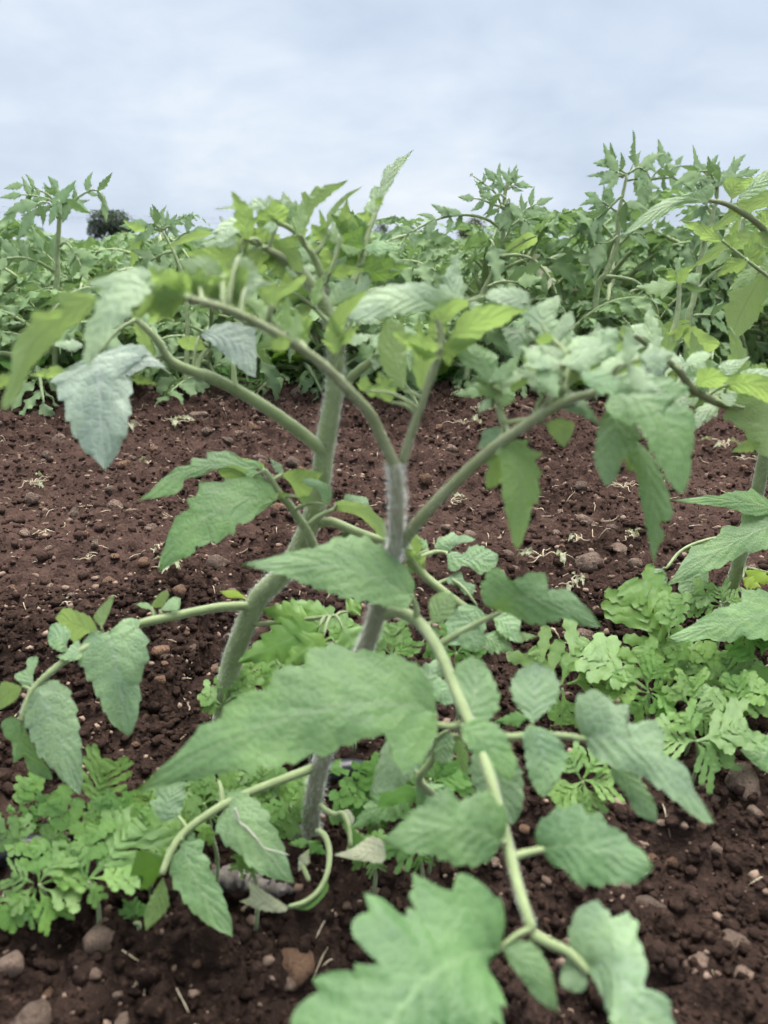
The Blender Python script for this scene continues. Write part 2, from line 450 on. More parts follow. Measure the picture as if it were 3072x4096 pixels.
# ================================================================== the soil: one sheet out to the horizon
MOUNDS = [(*G('V0', px_, py_)[:2], mh_) for px_, py_, mh_ in ((683, 1868, .014), (478, 1690, .014), (1568, 1335, .014), (120, 1900, .008), (1440, 1560, .012))]
def ground_h(x, y):
    """height of the soil surface"""
    near = np.clip(1 - np.maximum(np.abs(x) - 1.6, 0) / 1.2, 0, 1) * np.clip(1 - np.maximum(y - 2.7, 0) / 1.0, 0, 1)
    h = .020 * (vnoise(x * 2.3 + 3, y * 2.3, 1) - .5) + .016 * (vnoise(x * 6 + 9, y * 6, 2) - .5)
    wx = x + .016 * (vnoise(x * 45, y * 45, 11) - .5) + .006 * (vnoise(x * 130, y * 130, 12) - .5)
    wy = y + .016 * (vnoise(x * 45, y * 45, 13) - .5) + .006 * (vnoise(x * 130, y * 130, 14) - .5)
    w1, r1 = worley(wx * 17, wy * 17, 3)
    h2 = .015 * np.sqrt(np.clip(1 - (w1 / (.25 + .30 * r1)) ** 2, 0, 1)) * (r1 > .5)
    w2, r2 = worley(wx * 42, wy * 42 + 5, 4)
    h2 = h2 + .0085 * np.sqrt(np.clip(1 - (w2 / (.30 + .25 * r2)) ** 2, 0, 1)) * (r2 > .25)
    w3, r3 = worley(wx * 95, wy * 95, 5)
    h2 = h2 + .0045 * np.sqrt(np.clip(1 - (w3 / (.34 + .25 * r3)) ** 2, 0, 1))
    h2 = h2 + .010 * (vnoise(x * 26, y * 26, 6) - .5) + .008 * (vnoise(x * 70, y * 70, 7) - .5) + .0055 * (vnoise(x * 170, y * 170, 9) - .5)
    # finer, more trampled soil in the middle of the furrow
    furrow = np.exp(-((y - 1.12) / .34) ** 2)
    h = h + .008 * np.exp(-((y - .50) / .22) ** 2) + .02 * np.exp(-((y - 2.3) / .35) ** 2) - .012 * furrow
    for mx, my, mh in MOUNDS:                      # earth drawn up round the stems
        h = h + mh * np.exp(-((x - mx) ** 2 + (y - my) ** 2) / .0016)
    return (h + h2 * (1 - .35 * furrow)) * near - .012
def axis(parts):
    out = []
    for a, b, st in parts:
        out.append(np.arange(a, b, st))
    return np.concatenate(out)
far = np.array([3.2, 3.8, 5, 7, 10, 16, 30, 60, 120, 240, 420])
xs = np.concatenate([-far[::-1], axis([(-2.6, -1.3, .02), (-1.3, -.55, .006), (-.55, .55, .0034), (.55, 1.3, .006), (1.3, 2.6, .02)]), far])
ys = np.concatenate([[-6, -3, -1.5, -.8, -.3], axis([(0.0, .22, .02), (.22, .85, .0034), (.85, 2.2, .0055), (2.2, 3.4, .03)]), far[1:]])
gx, gy = np.meshgrid(xs, ys)
gz = ground_h(gx, gy)
nx, ny = len(xs), len(ys)
ii = np.arange(ny - 1)[:, None] * nx + np.arange(nx - 1)[None, :]
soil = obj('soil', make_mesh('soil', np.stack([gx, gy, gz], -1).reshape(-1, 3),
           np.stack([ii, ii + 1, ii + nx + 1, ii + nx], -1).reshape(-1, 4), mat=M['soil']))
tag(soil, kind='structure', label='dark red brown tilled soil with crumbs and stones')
def gh(x, y): return float(ground_h(np.array([float(x)]), np.array([float(y)]))[0])

# ------------------------------------------------------------------ stones
def ico(sub):
    import bmesh
    bm = bmesh.new(); bmesh.ops.create_icosphere(bm, subdivisions=sub, radius=1.0)
    v = np.array([x.co[:] for x in bm.verts]); f = np.array([[q.index for q in p.verts] for p in bm.faces]); bm.free()
    return v, f
ICO1, ICO2, ICO3 = ico(1), ico(2), ico(3)
def stone_geo(seed, base=ICO2, flat=.72):
    r = np.random.default_rng(seed)
    v, f = base
    v = v.copy()
    for _ in range(14):                      # cut with random planes: facets with worn edges
        n = r.normal(size=3); n /= np.linalg.norm(n); c = r.uniform(.50, .86)
        d = v @ n - c
        v = v - np.clip(d, 0, None)[:, None] * n * .95
    ph = r.uniform(0, 6, 3)
    v = v * (1 + .07 * np.sin(v[:, [1, 2, 0]] * 4 + ph) + .04 * np.sin(v[:, [2, 0, 1]] * 9 + ph))
    v = v * np.array([1, r.uniform(.7, .95), flat * r.uniform(.8, 1.1)])
    return v, f
STONES = []
for k in range(10):
    v, f = stone_geo(100 + k)
    for m in ('stone', 'stoner'):
        STONES.append(make_mesh('stone', v, f, mat=M[m]))
BIG = [make_mesh('stone', *stone_geo(300 + k, ICO3, .8), mat=M['stone']) for k in range(6)]
BIGR = [make_mesh('stone', *stone_geo(320 + k, ICO3, .8), mat=M['stoner']) for k in range(2)]
def put_stone(me, x, y, r, parent=None, sink=.35, rz=None):
    o = obj('stone', me, parent)
    o.location = (x, y, gh(x, y) + r * (.30 if y > .75 else .12))
    o.rotation_euler = (random.uniform(-.3, .3), random.uniform(-.3, .3), random.uniform(0, 6.28) if rz is None else rz)
    r *= 1.32 if y > .75 else 1.08
    o.scale = (r, r, r)
    return o
LABELLED = [  # view, x, y, width in that sheet, red?, label
    ('V7', 120, 1265, 225, 0, 'large rounded grey brown stone at the lower left corner'),
    ('V7', 440, 900, 185, 0, 'brown stone half buried below the feathery weeds at lower left'),
    ('V7', 40, 1050, 130, 0, 'dull brown stone at the left edge under the pale weed'),
    ('V7', 520, 1235, 110, 0, 'low tan stone near the bottom left of the dark soil'),
    ('V8', 1345, 450, 105, 1, 'orange stone below the tip of the big split leaflet'),
    ('V8', 1430, 515, 90, 0, 'tan pebble pair stone right of the orange stone'),
    ('V8', 1150, 725, 165, 0, 'grey brown stone right under the oval leaflet'),
    ('V8', 1530, 810, 210, 0, 'wide flat brown stone near the lower right edge'),
    ('V8', 1560, 255, 180, 0, 'big dark clod like stone below the weeds at right'),
    ('V8', 1600, 365, 90, 0, 'pale stone in front of the big dark clod at right'),
    ('V8', 1390, 285, 115, 0, 'dark rounded stone left of the big dark clod'),
    ('V4', 840, 1140, 145, 0, 'reddish brown stone between the drooping leaflet tip and the right weeds'),
    ('V4', 895, 750, 125, 0, 'flat brown stone in the furrow below the narrow hanging leaflet'),
    ('V4', 875, 570, 95, 0, 'tan lumpy stone right of the green hanging leaflet'),
    ('V4', 1030, 692, 80, 0, 'pale grey stone above the flat brown stone'),
    ('V3', 860, 165, 80, 0, 'tan stone at the back edge of the bare soil'),
    ('V3', 255, 258, 85, 0, 'pale brown stone left of the silvery hanging leaflet'),
    ('V3', 1000, 1092, 100, 0, 'pink brown stone just left of the bent lower stem'),
    ('V3', 940, 785, 85, 0, 'tan angular stone left of the pale pointed leaflet'),
    ('V3', 465, 457, 70, 0, 'smooth tan stone below the silvery hanging leaflet tip'),
]
for i, (vw, x, y, wd, red, lab) in enumerate(LABELLED):
    sx, sy = S(vw, x, y + wd * .2)
    d = gdepth(sx, sy); p = Wn(sx, sy, d)
    r = wd / VIEWS[vw][2] * d / F / 2 * 1.05
    o = put_stone((BIGR[i % 2] if red else BIG[i % 6]), p[0], p[1], r)
    tag(o, label=lab, cat='stone', group='stones lying on the soil')
SMALL = {'V3': [(495, 525, 65), (310, 540, 55), (655, 640, 65), (980, 275, 50), (1125, 345, 65), (530, 350, 55), (190, 660, 55),
                (365, 640, 42), (170, 515, 36), (40, 875, 50), (210, 885, 38), (930, 1205, 65), (700, 1160, 72), (1000, 895, 50),
                (780, 960, 80), (125, 325, 45), (890, 235, 60), (1020, 235, 40), (405, 730, 40), (1280, 90, 60), (1525, 205, 32),
                (670, 1275, 80), (830, 1125, 50), (300, 915, 35), (80, 720, 25), (600, 640, 30), (700, 690, 28), (1190, 605, 35),
                (400, 495, 30), (575, 330, 30), (1090, 235, 40), (660, 305, 30), (260, 830, 45), (620, 800, 50), (500, 770, 40)],
         'V5': [(700, 497, 62), (675, 412, 82), (920, 437, 82), (930, 340, 62), (740, 547, 36), (580, 688, 46), (985, 228, 95), (710, 355, 40),
                (30, 850, 50), (800, 200, 45), (835, 260, 60), (690, 280, 90), (210, 380, 30), (130, 130, 35)],
         'V4': [(850, 440, 56), (820, 490, 42), (440, 717, 52), (1085, 800, 70), (295, 270, 52), (235, 210, 42), (850, 180, 42),
                (870, 612, 36), (745, 632, 36), (325, 640, 30), (265, 627, 42), (1380, 442, 52), (1405, 377, 36), (1060, 600, 30),
                (670, 822, 42), (690, 332, 36), (985, 917, 52), (770, 690, 35), (1140, 800, 40), (1210, 740, 30), (345, 555, 45), (710, 360, 30),
                (1500, 410, 30), (1540, 640, 50), (1590, 800, 60), (920, 470, 40), (690, 720, 30), (985, 830, 35), (1430, 610, 30), (870, 830, 45)],
         'V8': [(1165, 530, 80), (1250, 555, 72), (600, 467, 62), (620, 672, 92), (40, 690, 100), (1190, 482, 50), (710, 772, 42),
                (1370, 952, 92), (480, 610, 60), (690, 685, 30), (780, 780, 35), (1500, 830, 40), (1340, 1020, 40), (1230, 560, 50), (1290, 1160, 50), (1600, 1130, 28), (1490, 1030, 45)],
         'V7': [(850, 1012, 42), (1000, 582, 62), (700, 932, 32), (1520, 967, 56), (1630, 682, 92), (500, 1142, 62), (745, 1132, 42), (415, 1062, 62),
                (960, 1010, 30), (660, 1100, 60), (860, 1190, 50), (330, 1000, 40), (1240, 1010, 90), (1540, 1030, 40), (620, 1080, 25), (200, 1130, 70), (1270, 1150, 80)]}
for vw, L in SMALL.items():
    for x, y, wd in L:
        sx, sy = S(vw, x, y + wd * .2)
        d = gdepth(sx, sy); p = Wn(sx, sy, d)
        r = wd / VIEWS[vw][2] * d / F / 2
        put_stone(random.choice(STONES), p[0], p[1], r, soil)
n_s = 0
while n_s < 180:
    x, y = random.uniform(-1.0, 1.0), random.uniform(.3, 2.05)
    if abs(x) > .52 * y + .12: continue
    put_stone(random.choice(STONES[::2] + STONES), x, y, random.choice([.004, .005, .006, .007, .008, .010, .013]) * random.uniform(.8, 1.2), soil)
    n_s += 1
# crumbs and grit too small to pick apart: one piece of stuff
def scatter_bits(n, lo, hi, xr, yr, seed, flat=.75):
    r = np.random.default_rng(seed)
    v0, f0 = ICO1
    x = r.uniform(*xr, n); y = r.uniform(*yr, n)
    keep = np.abs(x) < .55 * y + .15
    x, y = x[keep], y[keep]; n = len(x)
    z = ground_h(x, y)
    s = lo * (hi / lo) ** (r.uniform(0, 1, n) ** 1.7)
    an = r.uniform(0, 6.28, n)
    ax = r.uniform(.65, 1.25, (n, 3)) * np.array([1, 1, flat])
    jit = 1 + r.uniform(-.34, .34, (n, len(v0)))
    V = v0[None] * jit[..., None] * ax[:, None, :]
    ca, sa = np.cos(an)[:, None], np.sin(an)[:, None]
    X = V[..., 0] * ca - V[..., 1] * sa; Y = V[..., 0] * sa + V[..., 1] * ca
    V = np.stack([X, Y, V[..., 2]], -1) * s[:, None, None] + np.stack([x, y, z + s * .08], -1)[:, None, :]
    Fc = f0[None] + (np.arange(n) * len(v0))[:, None, None]
    return V.reshape(-1, 3), Fc.reshape(-1, 3)
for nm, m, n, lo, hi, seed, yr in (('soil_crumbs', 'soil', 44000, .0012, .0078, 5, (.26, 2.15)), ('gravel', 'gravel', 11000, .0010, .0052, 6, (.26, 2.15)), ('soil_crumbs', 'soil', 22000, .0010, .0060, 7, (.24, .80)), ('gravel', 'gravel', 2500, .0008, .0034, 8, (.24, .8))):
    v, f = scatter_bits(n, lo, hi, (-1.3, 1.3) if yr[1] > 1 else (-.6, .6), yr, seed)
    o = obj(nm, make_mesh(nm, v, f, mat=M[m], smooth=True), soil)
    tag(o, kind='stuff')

# ------------------------------------------------------------------ leaf shapes in their own space
def leaflet_profile(s, r, wid, nt_, amp, ph):
    s = np.clip(s, 0, 1)
    env = np.where(s < .27, (s / .27) ** .55, (np.clip(1 - s, 0, 1) / .73) ** .82)
    fr = (s * nt_ + ph) % 1.0
    tooth = 1 - amp + amp * fr ** .8
    return wid * env * np.where(s > .93, 1 - amp * .3, tooth)
def leaflet_local(seed, rows=16, cols=3, wid=.30, teeth=5, amp=.34, droop=.35, fold=.18, wave=.05):
    """unit leaflet: base at the origin, tip along +Y, upper side +Z"""
    r = np.random.default_rng(seed)
    s = np.linspace(0, 1, rows + 1)
    wl = leaflet_profile(s, r, wid * r.uniform(.9, 1.1), teeth, amp, r.uniform(0, 1))
    wr = leaflet_profile(s, r, wid * r.uniform(.9, 1.1), teeth, amp, r.uniform(0, 1))
    t = np.linspace(-1, 1, 2 * cols + 1)
    X = np.where(t[None] < 0, wl[:, None], wr[:, None]) * t[None]
    Y = s[:, None] + .45 * np.abs(X) * (1 - s[:, None])
    Z = -droop * Y ** 2 + fold * np.abs(X) + wave * np.sin(s[:, None] * 17 + r.uniform(0, 6) + 2 * t[None]) * np.abs(t[None]) ** 1.5
    v = np.stack([X, Y, Z], -1).reshape(-1, 3)
    m = 2 * cols + 1
    i = np.arange(rows)[:, None] * m + np.arange(m - 1)[None]
    f = np.stack([i, i + 1, i + m + 1, i + m], -1).reshape(-1, 4)
    uv = np.stack([np.repeat(s, m), np.tile((t + 1) / 2, rows + 1)], -1)
    return v, [f], uv
def weed_strips(r, L, hw, n=4, rows=9):
    """a feathery leaf as a blade along the midrib plus rounded finger lobes: list of (X, Y, U, V) grids"""
    out = []
    t = np.array([-1., 0, 1.])
    st = np.linspace(0, 1, 13)
    h = np.interp(st, [0, .15, .3, .6, .85, .95], [.04, .05, .15, .20, .19, .12]) * hw
    out.append((h[:, None] * t[None], np.repeat(st[:, None] * L * .93, 3, 1), np.repeat(st[:, None], 3, 1), np.repeat((t[None] + 1) / 2, 13, 0)))
    def lobe(x0, y0, ang, ln, wd, sub):
        s = np.linspace(0, 1, 22)
        w = np.interp(s, [0, .25, .48, .60, .72, .84, .91, .97, 1], [.50, .54, 1.0, .62, 1.14, .70, .85, .58, .0]) * wd
        ax, ay = math.sin(ang), math.cos(ang)
        cx, cy = x0 + s * ln * ax, y0 + s * ln * ay
        X = cx[:, None] + w[:, None] * t[None] * ay; Y = cy[:, None] - w[:, None] * t[None] * ax
        out.append((X, Y, np.repeat(s[:, None], 3, 1), np.repeat((t[None] + 1) / 2, len(s), 0)))
    for sd in (-1, 1):
        for j in range(n):
            f = (j + .5) / n
            y0 = L * (.16 + .62 * f + r.uniform(-.025, .025) + (.03 if sd > 0 else 0))
            env = np.interp(f, [0, .25, .6, 1.0], [.55, .95, 1.0, .72]) * r.uniform(.88, 1.1)
            ang = (.98 - .34 * f) * r.uniform(.92, 1.08)
            ln = hw * env / math.sin(ang)
            lobe(0, y0, sd * ang, ln, min(L / n * .31, ln * .42) * r.uniform(.9, 1.1), 2)
    lobe(0, L * .76, r.uniform(-.1, .1), L * .26, min(hw * .42, L * .14), 2)
    return out
def weed_local(seed, wid=.36, lobes=4, droop=.25):
    r = np.random.default_rng(seed)
    parts = []
    for i, (X, Y, U, V) in enumerate(weed_strips(r, 1.0, wid, int(lobes))):
        Z = .25 * Y - droop * Y ** 2 + .12 * np.abs(X) + .0012 * i
        R, m = X.shape
        k = np.arange(R - 1)[:, None] * m + np.arange(m - 1)[None]
        f = np.stack([k, k + 1, k + m + 1, k + m], -1).reshape(-1, 4)
        v = np.stack([X, Y, Z], -1).reshape(-1, 3)
        q = f[len(f) // 2]
        if np.cross(v[q[1]] - v[q[0]], v[q[3]] - v[q[0]])[2] < 0: f = f[:, ::-1]
        parts.append((v, [f], np.stack([U.ravel(), V.ravel()], -1)))
    return join_geo(parts)
def xform(geo, Mx):
    v, f, uv = geo
    A = np.array(Mx)
    return v @ A[:3, :3].T + A[:3, 3], f, uv
def frame(o, d, n):
    """matrix with +Y along d and +Z near n, at o"""
    d = Vector(d).normalized(); n = Vector(n)
    x = d.cross(n)
    if x.length < 1e-5: x = d.cross(Vector((1, 0, 0)))
    x.normalize(); z = x.cross(d)
    return Matrix(((x[0], d[0], z[0], o[0]), (x[1], d[1], z[1], o[1]), (x[2], d[2], z[2], o[2]), (0, 0, 0, 1)))
LFL = [leaflet_local(k, rows=24, wid=.25 + .025 * (k % 3), teeth=6, amp=.45, droop=.25 + .12 * (k % 4), fold=.05 + .12 * (k % 2)) for k in range(6)]
LFL_ME = [make_mesh('leaflet', g[0], g[1], g[2], M['bg']) for g in LFL]
LFL_LO = [leaflet_local(k, rows=8, cols=1, wid=.27, teeth=3, droop=.4) for k in range(4)]
def leaf_variant(seed, rise, droop):
    """a compound leaf of unit length heading +Y: rachis tube + leaflet placements"""
    r = random.Random(seed)
    sb = r.uniform(-.12, .12)
    P = [Vector((sb * s * s, s * (1 - .25 * droop * s), rise * s - droop * s * s)) for s in [i / 6 for i in range(7)]]
    rach = tube_geo([p[:] for p in P], [.026 - .017 * i / 6 for i in range(7)], n=6, per=2)
    put = []
    def at(s):
        i = min(int(s * 6), 5); f = s * 6 - i
        return P[i].lerp(P[i + 1], f), (P[i + 1] - P[i]).normalized()
    p, d = at(1.0)
    put.append((r.randrange(6), frame(p, d + Vector((0, 0, -.25)), (0, 0, 1)) @ Matrix.Scale(r.uniform(.36, .44), 4)))
    for s, ln in ((.32, .24), (.50, .33), (.68, .35), (.86, .30)):
        for side in (-1, 1):
            p, d = at(min(.97, s + r.uniform(-.04, .04)))
            a = r.uniform(.75, 1.15)
            dv = d * math.cos(a) + Vector((side, 0, 0)) * math.sin(a) + Vector((0, 0, r.uniform(-.45, .05)))
            nv = Vector((r.uniform(-.3, .3), r.uniform(-.5, .2), 1))
            put.append((r.randrange(6), frame(p, dv, nv) @ Matrix.Scale(ln * r.uniform(.8, 1.2), 4)))
    for s in (.46, .69):
        for side in (-1, 1):
            if r.random() < .75:
                p, d = at(s)
                put.append((r.randrange(6), frame(p, d * .3 + Vector((side, 0, .1)), (0, 0, 1)) @ Matrix.Scale(r.uniform(.08, .14), 4)))
    return rach, put
LV = [leaf_variant(10 + k, *rd) for k, rd in enumerate(((.35, .5), (.5, .8), (.2, .6), (.6, .75), (.1, .5), (.4, 1.0), (.7, .6), (.3, .3)))]
RACH_ME = [make_mesh('leaf', r[0], r[1], r[2], M['stem']) for r, _ in LV]
def leaf_joined(k, lo=False):
    r, put = LV[k]
    return join_geo([r] + [xform((LFL_LO[i % 4] if lo else LFL[i]), Mx) for i, Mx in put])
LEAF_ME = []
for k in range(len(LV)):
    g = leaf_joined(k); LEAF_ME.append(make_mesh('leaf', g[0], g[1], g[2], M['bg']))
LEAF_LO = [leaf_joined(k, True) for k in range(len(LV))]

def plant_plan(seed, height, nleaf, llen, lean=(0, 0)):
    """stem points and leaf placements of a tomato plant standing at the origin"""
    r = random.Random(seed)
    st = []
    for i in range(7):
        s = i / 6
        st.append(Vector((lean[0] * s ** 1.5 + .02 * math.sin(s * 5 + seed), lean[1] * s ** 1.5 + .02 * math.cos(s * 4 + seed), height * .93 * s)))
    leaves = []
    az = r.uniform(0, 6.28)
    for j in range(nleaf):
        s = .10 + .90 * (j / (nleaf - 1)) ** .9
        i = min(int(s * 6), 5); p = st[i].lerp(st[i + 1], s * 6 - i)
        az += 2.4 + r.uniform(-.4, .4)
        el = math.radians(-5 + 58 * s ** 1.6 + r.uniform(-12, 12))
        ln = llen * (.75 + .5 * math.sin(math.pi * min(1, s * .95 + .05))) * (1 if s < .85 else .62) * r.uniform(.85, 1.15)
        d = Vector((math.cos(az) * math.cos(el), math.sin(az) * math.cos(el), math.sin(el)))
        up = Vector((0, 0, 1)) if el < 1.2 else Vector((-math.cos(az), -math.sin(az), .2))
        leaves.append((r.randrange(len(LV)), frame(p, d, up) @ Matrix.Scale(ln, 4), s))
    return st, leaves
def stem_geo(st, r0, r1):
    n = len(st)
    return tube_geo([p[:] for p in st], [r0 + (r1 - r0) * i / (n - 1) for i in range(n)], n=7, per=3)
def crop_plant(loc, seed, height, nleaf, llen, lean, detail, label, group, rz=0.0):
    root = empty('tomato_plant', loc, label=label, cat='tomato plant', group=group)
    root.rotation_euler = (0, 0, rz)
    st, leaves = plant_plan(seed, height, nleaf, llen, lean)
    g = stem_geo(st, .0065, .0035)
    obj('stem', make_mesh('stem', g[0], g[1], g[2], M['stem']), root)
    for k, mx, s in leaves:
        if detail == 2:
            lf = obj('leaf', RACH_ME[k], root, mw=mx)
            for i, m2 in LV[k][1]:
                obj('leaflet', LFL_ME[i], lf, mw=m2)
        else:
            obj('leaf', LEAF_ME[k], root, mw=mx)
    return root
# whole plants as one mesh each, for the rows where parts no longer show
WHOLE = []
for k in range(5):
    st, leaves = plant_plan(700 + k, .375, 15, .19, (.05 * math.sin(k * 2), .05 * math.cos(k * 2)))
    g = join_geo([stem_geo(st, .006, .003)] + [xform(LEAF_LO[i], mx) for i, mx, s in leaves])
    WHOLE.append(make_mesh('tomato_plant', g[0], g[1], g[2], M['bg']))

# ------------------------------------------------------------------ crop rows behind the bare soil
R2 = 'tomato plants in the first row behind the bare soil'
ORD = ['leftmost', 'second', 'third', 'fourth', 'fifth', 'sixth', 'seventh', 'eighth', 'ninth', 'tenth', 'eleventh', 'twelfth', 'rightmost']
for i in range(13):
    x = -1.30 + i * .217 + random.uniform(-.05, .05)
    y = 2.32 + random.uniform(-.08, .10)
    crop_plant((x, y, gh(x, y) - .01), 40 + i, random.choice([.25, .28, .31, .34, .38, .40]) + (.03 if x > .3 else 0), 19, random.uniform(.24, .31),
               (random.uniform(-.07, .07), random.uniform(-.10, .02)), 2,
               'bushy middling tomato plant in the row behind the bare soil, ' + ORD[i] + ('' if i in (0, 12) else ' from the left'), R2, random.uniform(0, 6.28))
for i in range(13):
    x = -1.30 + i * .215 + random.uniform(-.05, .05)
    y = 2.04 + random.uniform(-.05, .06)
    crop_plant((x, y, gh(x, y) - .01), 140 + i, random.uniform(.13, .22), 13, random.uniform(.2, .27),
               (random.uniform(-.05, .05), random.uniform(-.08, .0)), 2,
               'low tomato plant fronting the row behind the bare soil, ' + ORD[i] + ('' if i in (0, 12) else ' from the left'), 'low tomato plants fronting the back row', random.uniform(0, 6.28))
for i in range(14):
    x = -1.75 + i * .27 + random.uniform(-.06, .06)
    y = 2.72 + random.uniform(-.08, .08)
    crop_plant((x, y, -.01), 90 + i, random.uniform(.28, .345) + (.04 if x > .3 else 0), 16, .26,
               (random.uniform(-.07, .07), random.uniform(-.07, .07)), 1,
               'tomato plant in the second line of the crop, half hidden by the row before it',
               'tomato plants half hidden in the second line of the crop', random.uniform(0, 6.28))
for row in range(4):
    y0 = 3.5 + row * .85
    n = int(14 + row * 3)
    for i in range(n):
        x = (i + .5) / n * 2 - 1
        x = x * (.52 * y0 + .8) + random.uniform(-.1, .1)
        if row < 2:
            crop_plant((x, y0 + random.uniform(-.1, .1), -.01), 200 + row * 40 + i, random.uniform(.29, .35), 14, .22,
                       (random.uniform(-.06, .06), random.uniform(-.06, .06)), 1,
                       'tomato plant deeper in the field with only its top leaves showing',
                       'tomato plants deeper in the field', random.uniform(0, 6.28))
        else:
            o = obj('tomato_plant', WHOLE[(i * 3 + row) % 5])
            o.location = (x, y0 + random.uniform(-.1, .1), -.01); o.rotation_euler = (0, 0, random.uniform(0, 6.28))
            s = random.uniform(.85, 1.0); o.scale = (s, s, s)
            tag(o, label='small looking tomato plant far back in the field near the skyline', cat='tomato plant', group='tomato plants far back in the field')
for row in range(7):
    y0 = 7.2 + row * 1.25
    n = 16 + row * 2
    for i in range(n):
        x = ((i + .5) / n * 2 - 1) * (.52 * y0 + 1.0) + random.uniform(-.15, .15)
        o = obj('tomato_plant', WHOLE[(i * 2 + row) % 5])
        o.location = (x, y0 + random.uniform(-.2, .2), -.01); o.rotation_euler = (0, 0, random.uniform(0, 6.28))
        s = random.uniform(.85, 1.02); o.scale = (s * 1.25, s * 1.25, s)
        tag(o, label='small looking tomato plant far back in the field near the skyline', cat='tomato plant', group='tomato plants far back in the field')
# the rest of the field, a green mass up to the trees
def far_crop():
    parts = []
    r = np.random.default_rng(3)
    v0, f0, uv0 = LFL_LO[0]
    n = 26000
    y = 16 * (95 / 16) ** r.uniform(0, 1, n); x = r.uniform(-1, 1, n) * (.56 * y + 2)
    z = r.uniform(.05, .36, n) * (1 + .15 * np.sin(x * .7 + y * .2))
    s = .10 + y * .010
    an = r.uniform(0, 6.28, n); ti = r.uniform(-.5, .9, n)
    X0, Y0, Z0 = v0[:, 0], v0[:, 1], v0[:, 2]
    Yt = Y0[None] * np.cos(ti)[:, None] - Z0[None] * np.sin(ti)[:, None]
    Zt = Y0[None] * np.sin(ti)[:, None] + Z0[None] * np.cos(ti)[:, None]
    Xr = X0[None] * np.cos(an)[:, None] - Yt * np.sin(an)[:, None]
    Yr = X0[None] * np.sin(an)[:, None] + Yt * np.cos(an)[:, None]
    V = np.stack([Xr * s[:, None] + x[:, None], Yr * s[:, None] + y[:, None], np.minimum(Zt * .14 + z[:, None], .40)], -1)
    Fc = f0[0][None] + (np.arange(n) * len(v0))[:, None, None]
    return V.reshape(-1, 3), Fc.reshape(-1, 4), np.tile(uv0, (n, 1))
v, f, uv = far_crop()
tag(obj('crop_mass', make_mesh('crop_mass', v, f, uv, M['bg'])), kind='stuff', label='green mass of tomato crop stretching to the far trees', cat='crop')

# ------------------------------------------------------------------ far trees and the overhead wires
def far_tree(view, cx, top, wid, base, dist, mat, label, name='tree', n=2600, sparse=1.0, seed=0):
    sx, sy = S(view, cx, base); sc_ = VIEWS[view][2]
    p = Wn(sx, sy, dist); p_top = Wn(*S(view, cx, top), dist)
    w = wid / sc_ * dist / F
    h = p_top[2]
    root = empty(name, (p[0], p[1], 0), label=label, cat=name.split('_')[-1], group='trees beyond the field')
    r = np.random.default_rng(seed + 50)
    cz = h * .60; rz = h * .42
    lobes = [(r.uniform(-.36, .36) * w, r.uniform(-.3, .3) * w, cz + r.uniform(-.55, .5) * rz, r.uniform(.20, .34)) for _ in range(11)]
    tr = [tube_geo([(0, 0, -.1), (w * .01, 0, h * .25), (w * .02, 0, h * .5)], [w * .035, w * .028, w * .018], 7, 3)]
    for lx, ly, lz, lr in lobes[:7]:
        tr.append(tube_geo([(w * .01, 0, h * .3), (lx * .5, ly * .5, lz * .8), (lx, ly, lz)], [w * .018, w * .012, w * .005], 5, 3))
    g = join_geo(tr)
    obj('trunk', make_mesh('trunk', g[0], g[1], g[2], M['bark']), root)
    k = r.integers(0, len(lobes), n); L = np.array(lobes)[k]
    u = r.normal(size=(n, 3)); u /= np.linalg.norm(u, axis=1)[:, None]
    rad = L[:, 3] * (r.uniform(.15, 1, n) ** .6) * sparse
    c = np.stack([L[:, 0] + u[:, 0] * rad * w, L[:, 1] + u[:, 1] * rad * w, L[:, 2] + u[:, 2] * rad * max(w * .8, rz)], -1)
    c[:, 2] = np.clip(c[:, 2], h * .08, h)
    s = w * .030 * r.uniform(.6, 1.4, n)
    a = r.normal(size=(n, 3)); a /= np.linalg.norm(a, axis=1)[:, None]
    b = np.cross(a, r.normal(size=(n, 3))); b /= np.linalg.norm(b, axis=1)[:, None]
    V = np.stack([c - a * s[:, None], c + b * s[:, None] * .55, c + a * s[:, None], c - b * s[:, None] * .55], 1).reshape(-1, 3)
    Fc = np.arange(n * 4).reshape(-1, 4)
    o = obj('crown', make_mesh('crown', V, Fc, np.tile([[0, .5], [.5, 0], [1, .5], [.5, 1]], (n, 1)), M[mat]), root)
    return root
far_tree('T1', 975, 528, 400, 790, 62, 'far', 'dark rounded tree on the skyline at left', seed=1, n=5200)
far_tree('T1', 372, 645, 90, 760, 80, 'far', 'tiny far tree behind the tall stem at left', seed=2, n=1200)
far_tree('V0', 818, 455, 30, 500, 50, 'far', 'narrow dark tree behind the tall pointed leaf', seed=3, n=1500)
far_tree('T3', 30, 625, 110, 760, 66, 'far', 'left one of two low dark trees right of the tall pointed leaf', seed=4, n=2200)
far_tree('T3', 120, 665, 150, 770, 60, 'farp', 'olive bushy tree right of the narrow dark tree', seed=5, n=2600)
far_tree('T3', 720, 585, 260, 800, 34, 'farp', 'dull green bushy tree under the arching leaf stalk', seed=6, n=3600)
far_tree('T3', 905, 650, 190, 800, 30, 'far', 'thin leaved tree beside the stem of the tall plant right of centre', seed=7, n=420, sparse=1.15)
far_tree('T3', 400, 725, 80, 800, 90, 'far', 'small far tree just above the crop right of centre', seed=8, n=1200)
far_tree('T4', 790, 985, 240, 1150, 55, 'far', 'dark spreading tree between the tall plants at right', seed=9, n=1700, sparse=1.1)
far_tree('T4', 960, 1120, 190, 1170, 120, 'far', 'low blue green tree right of the dark spreading tree', seed=10, n=2400)
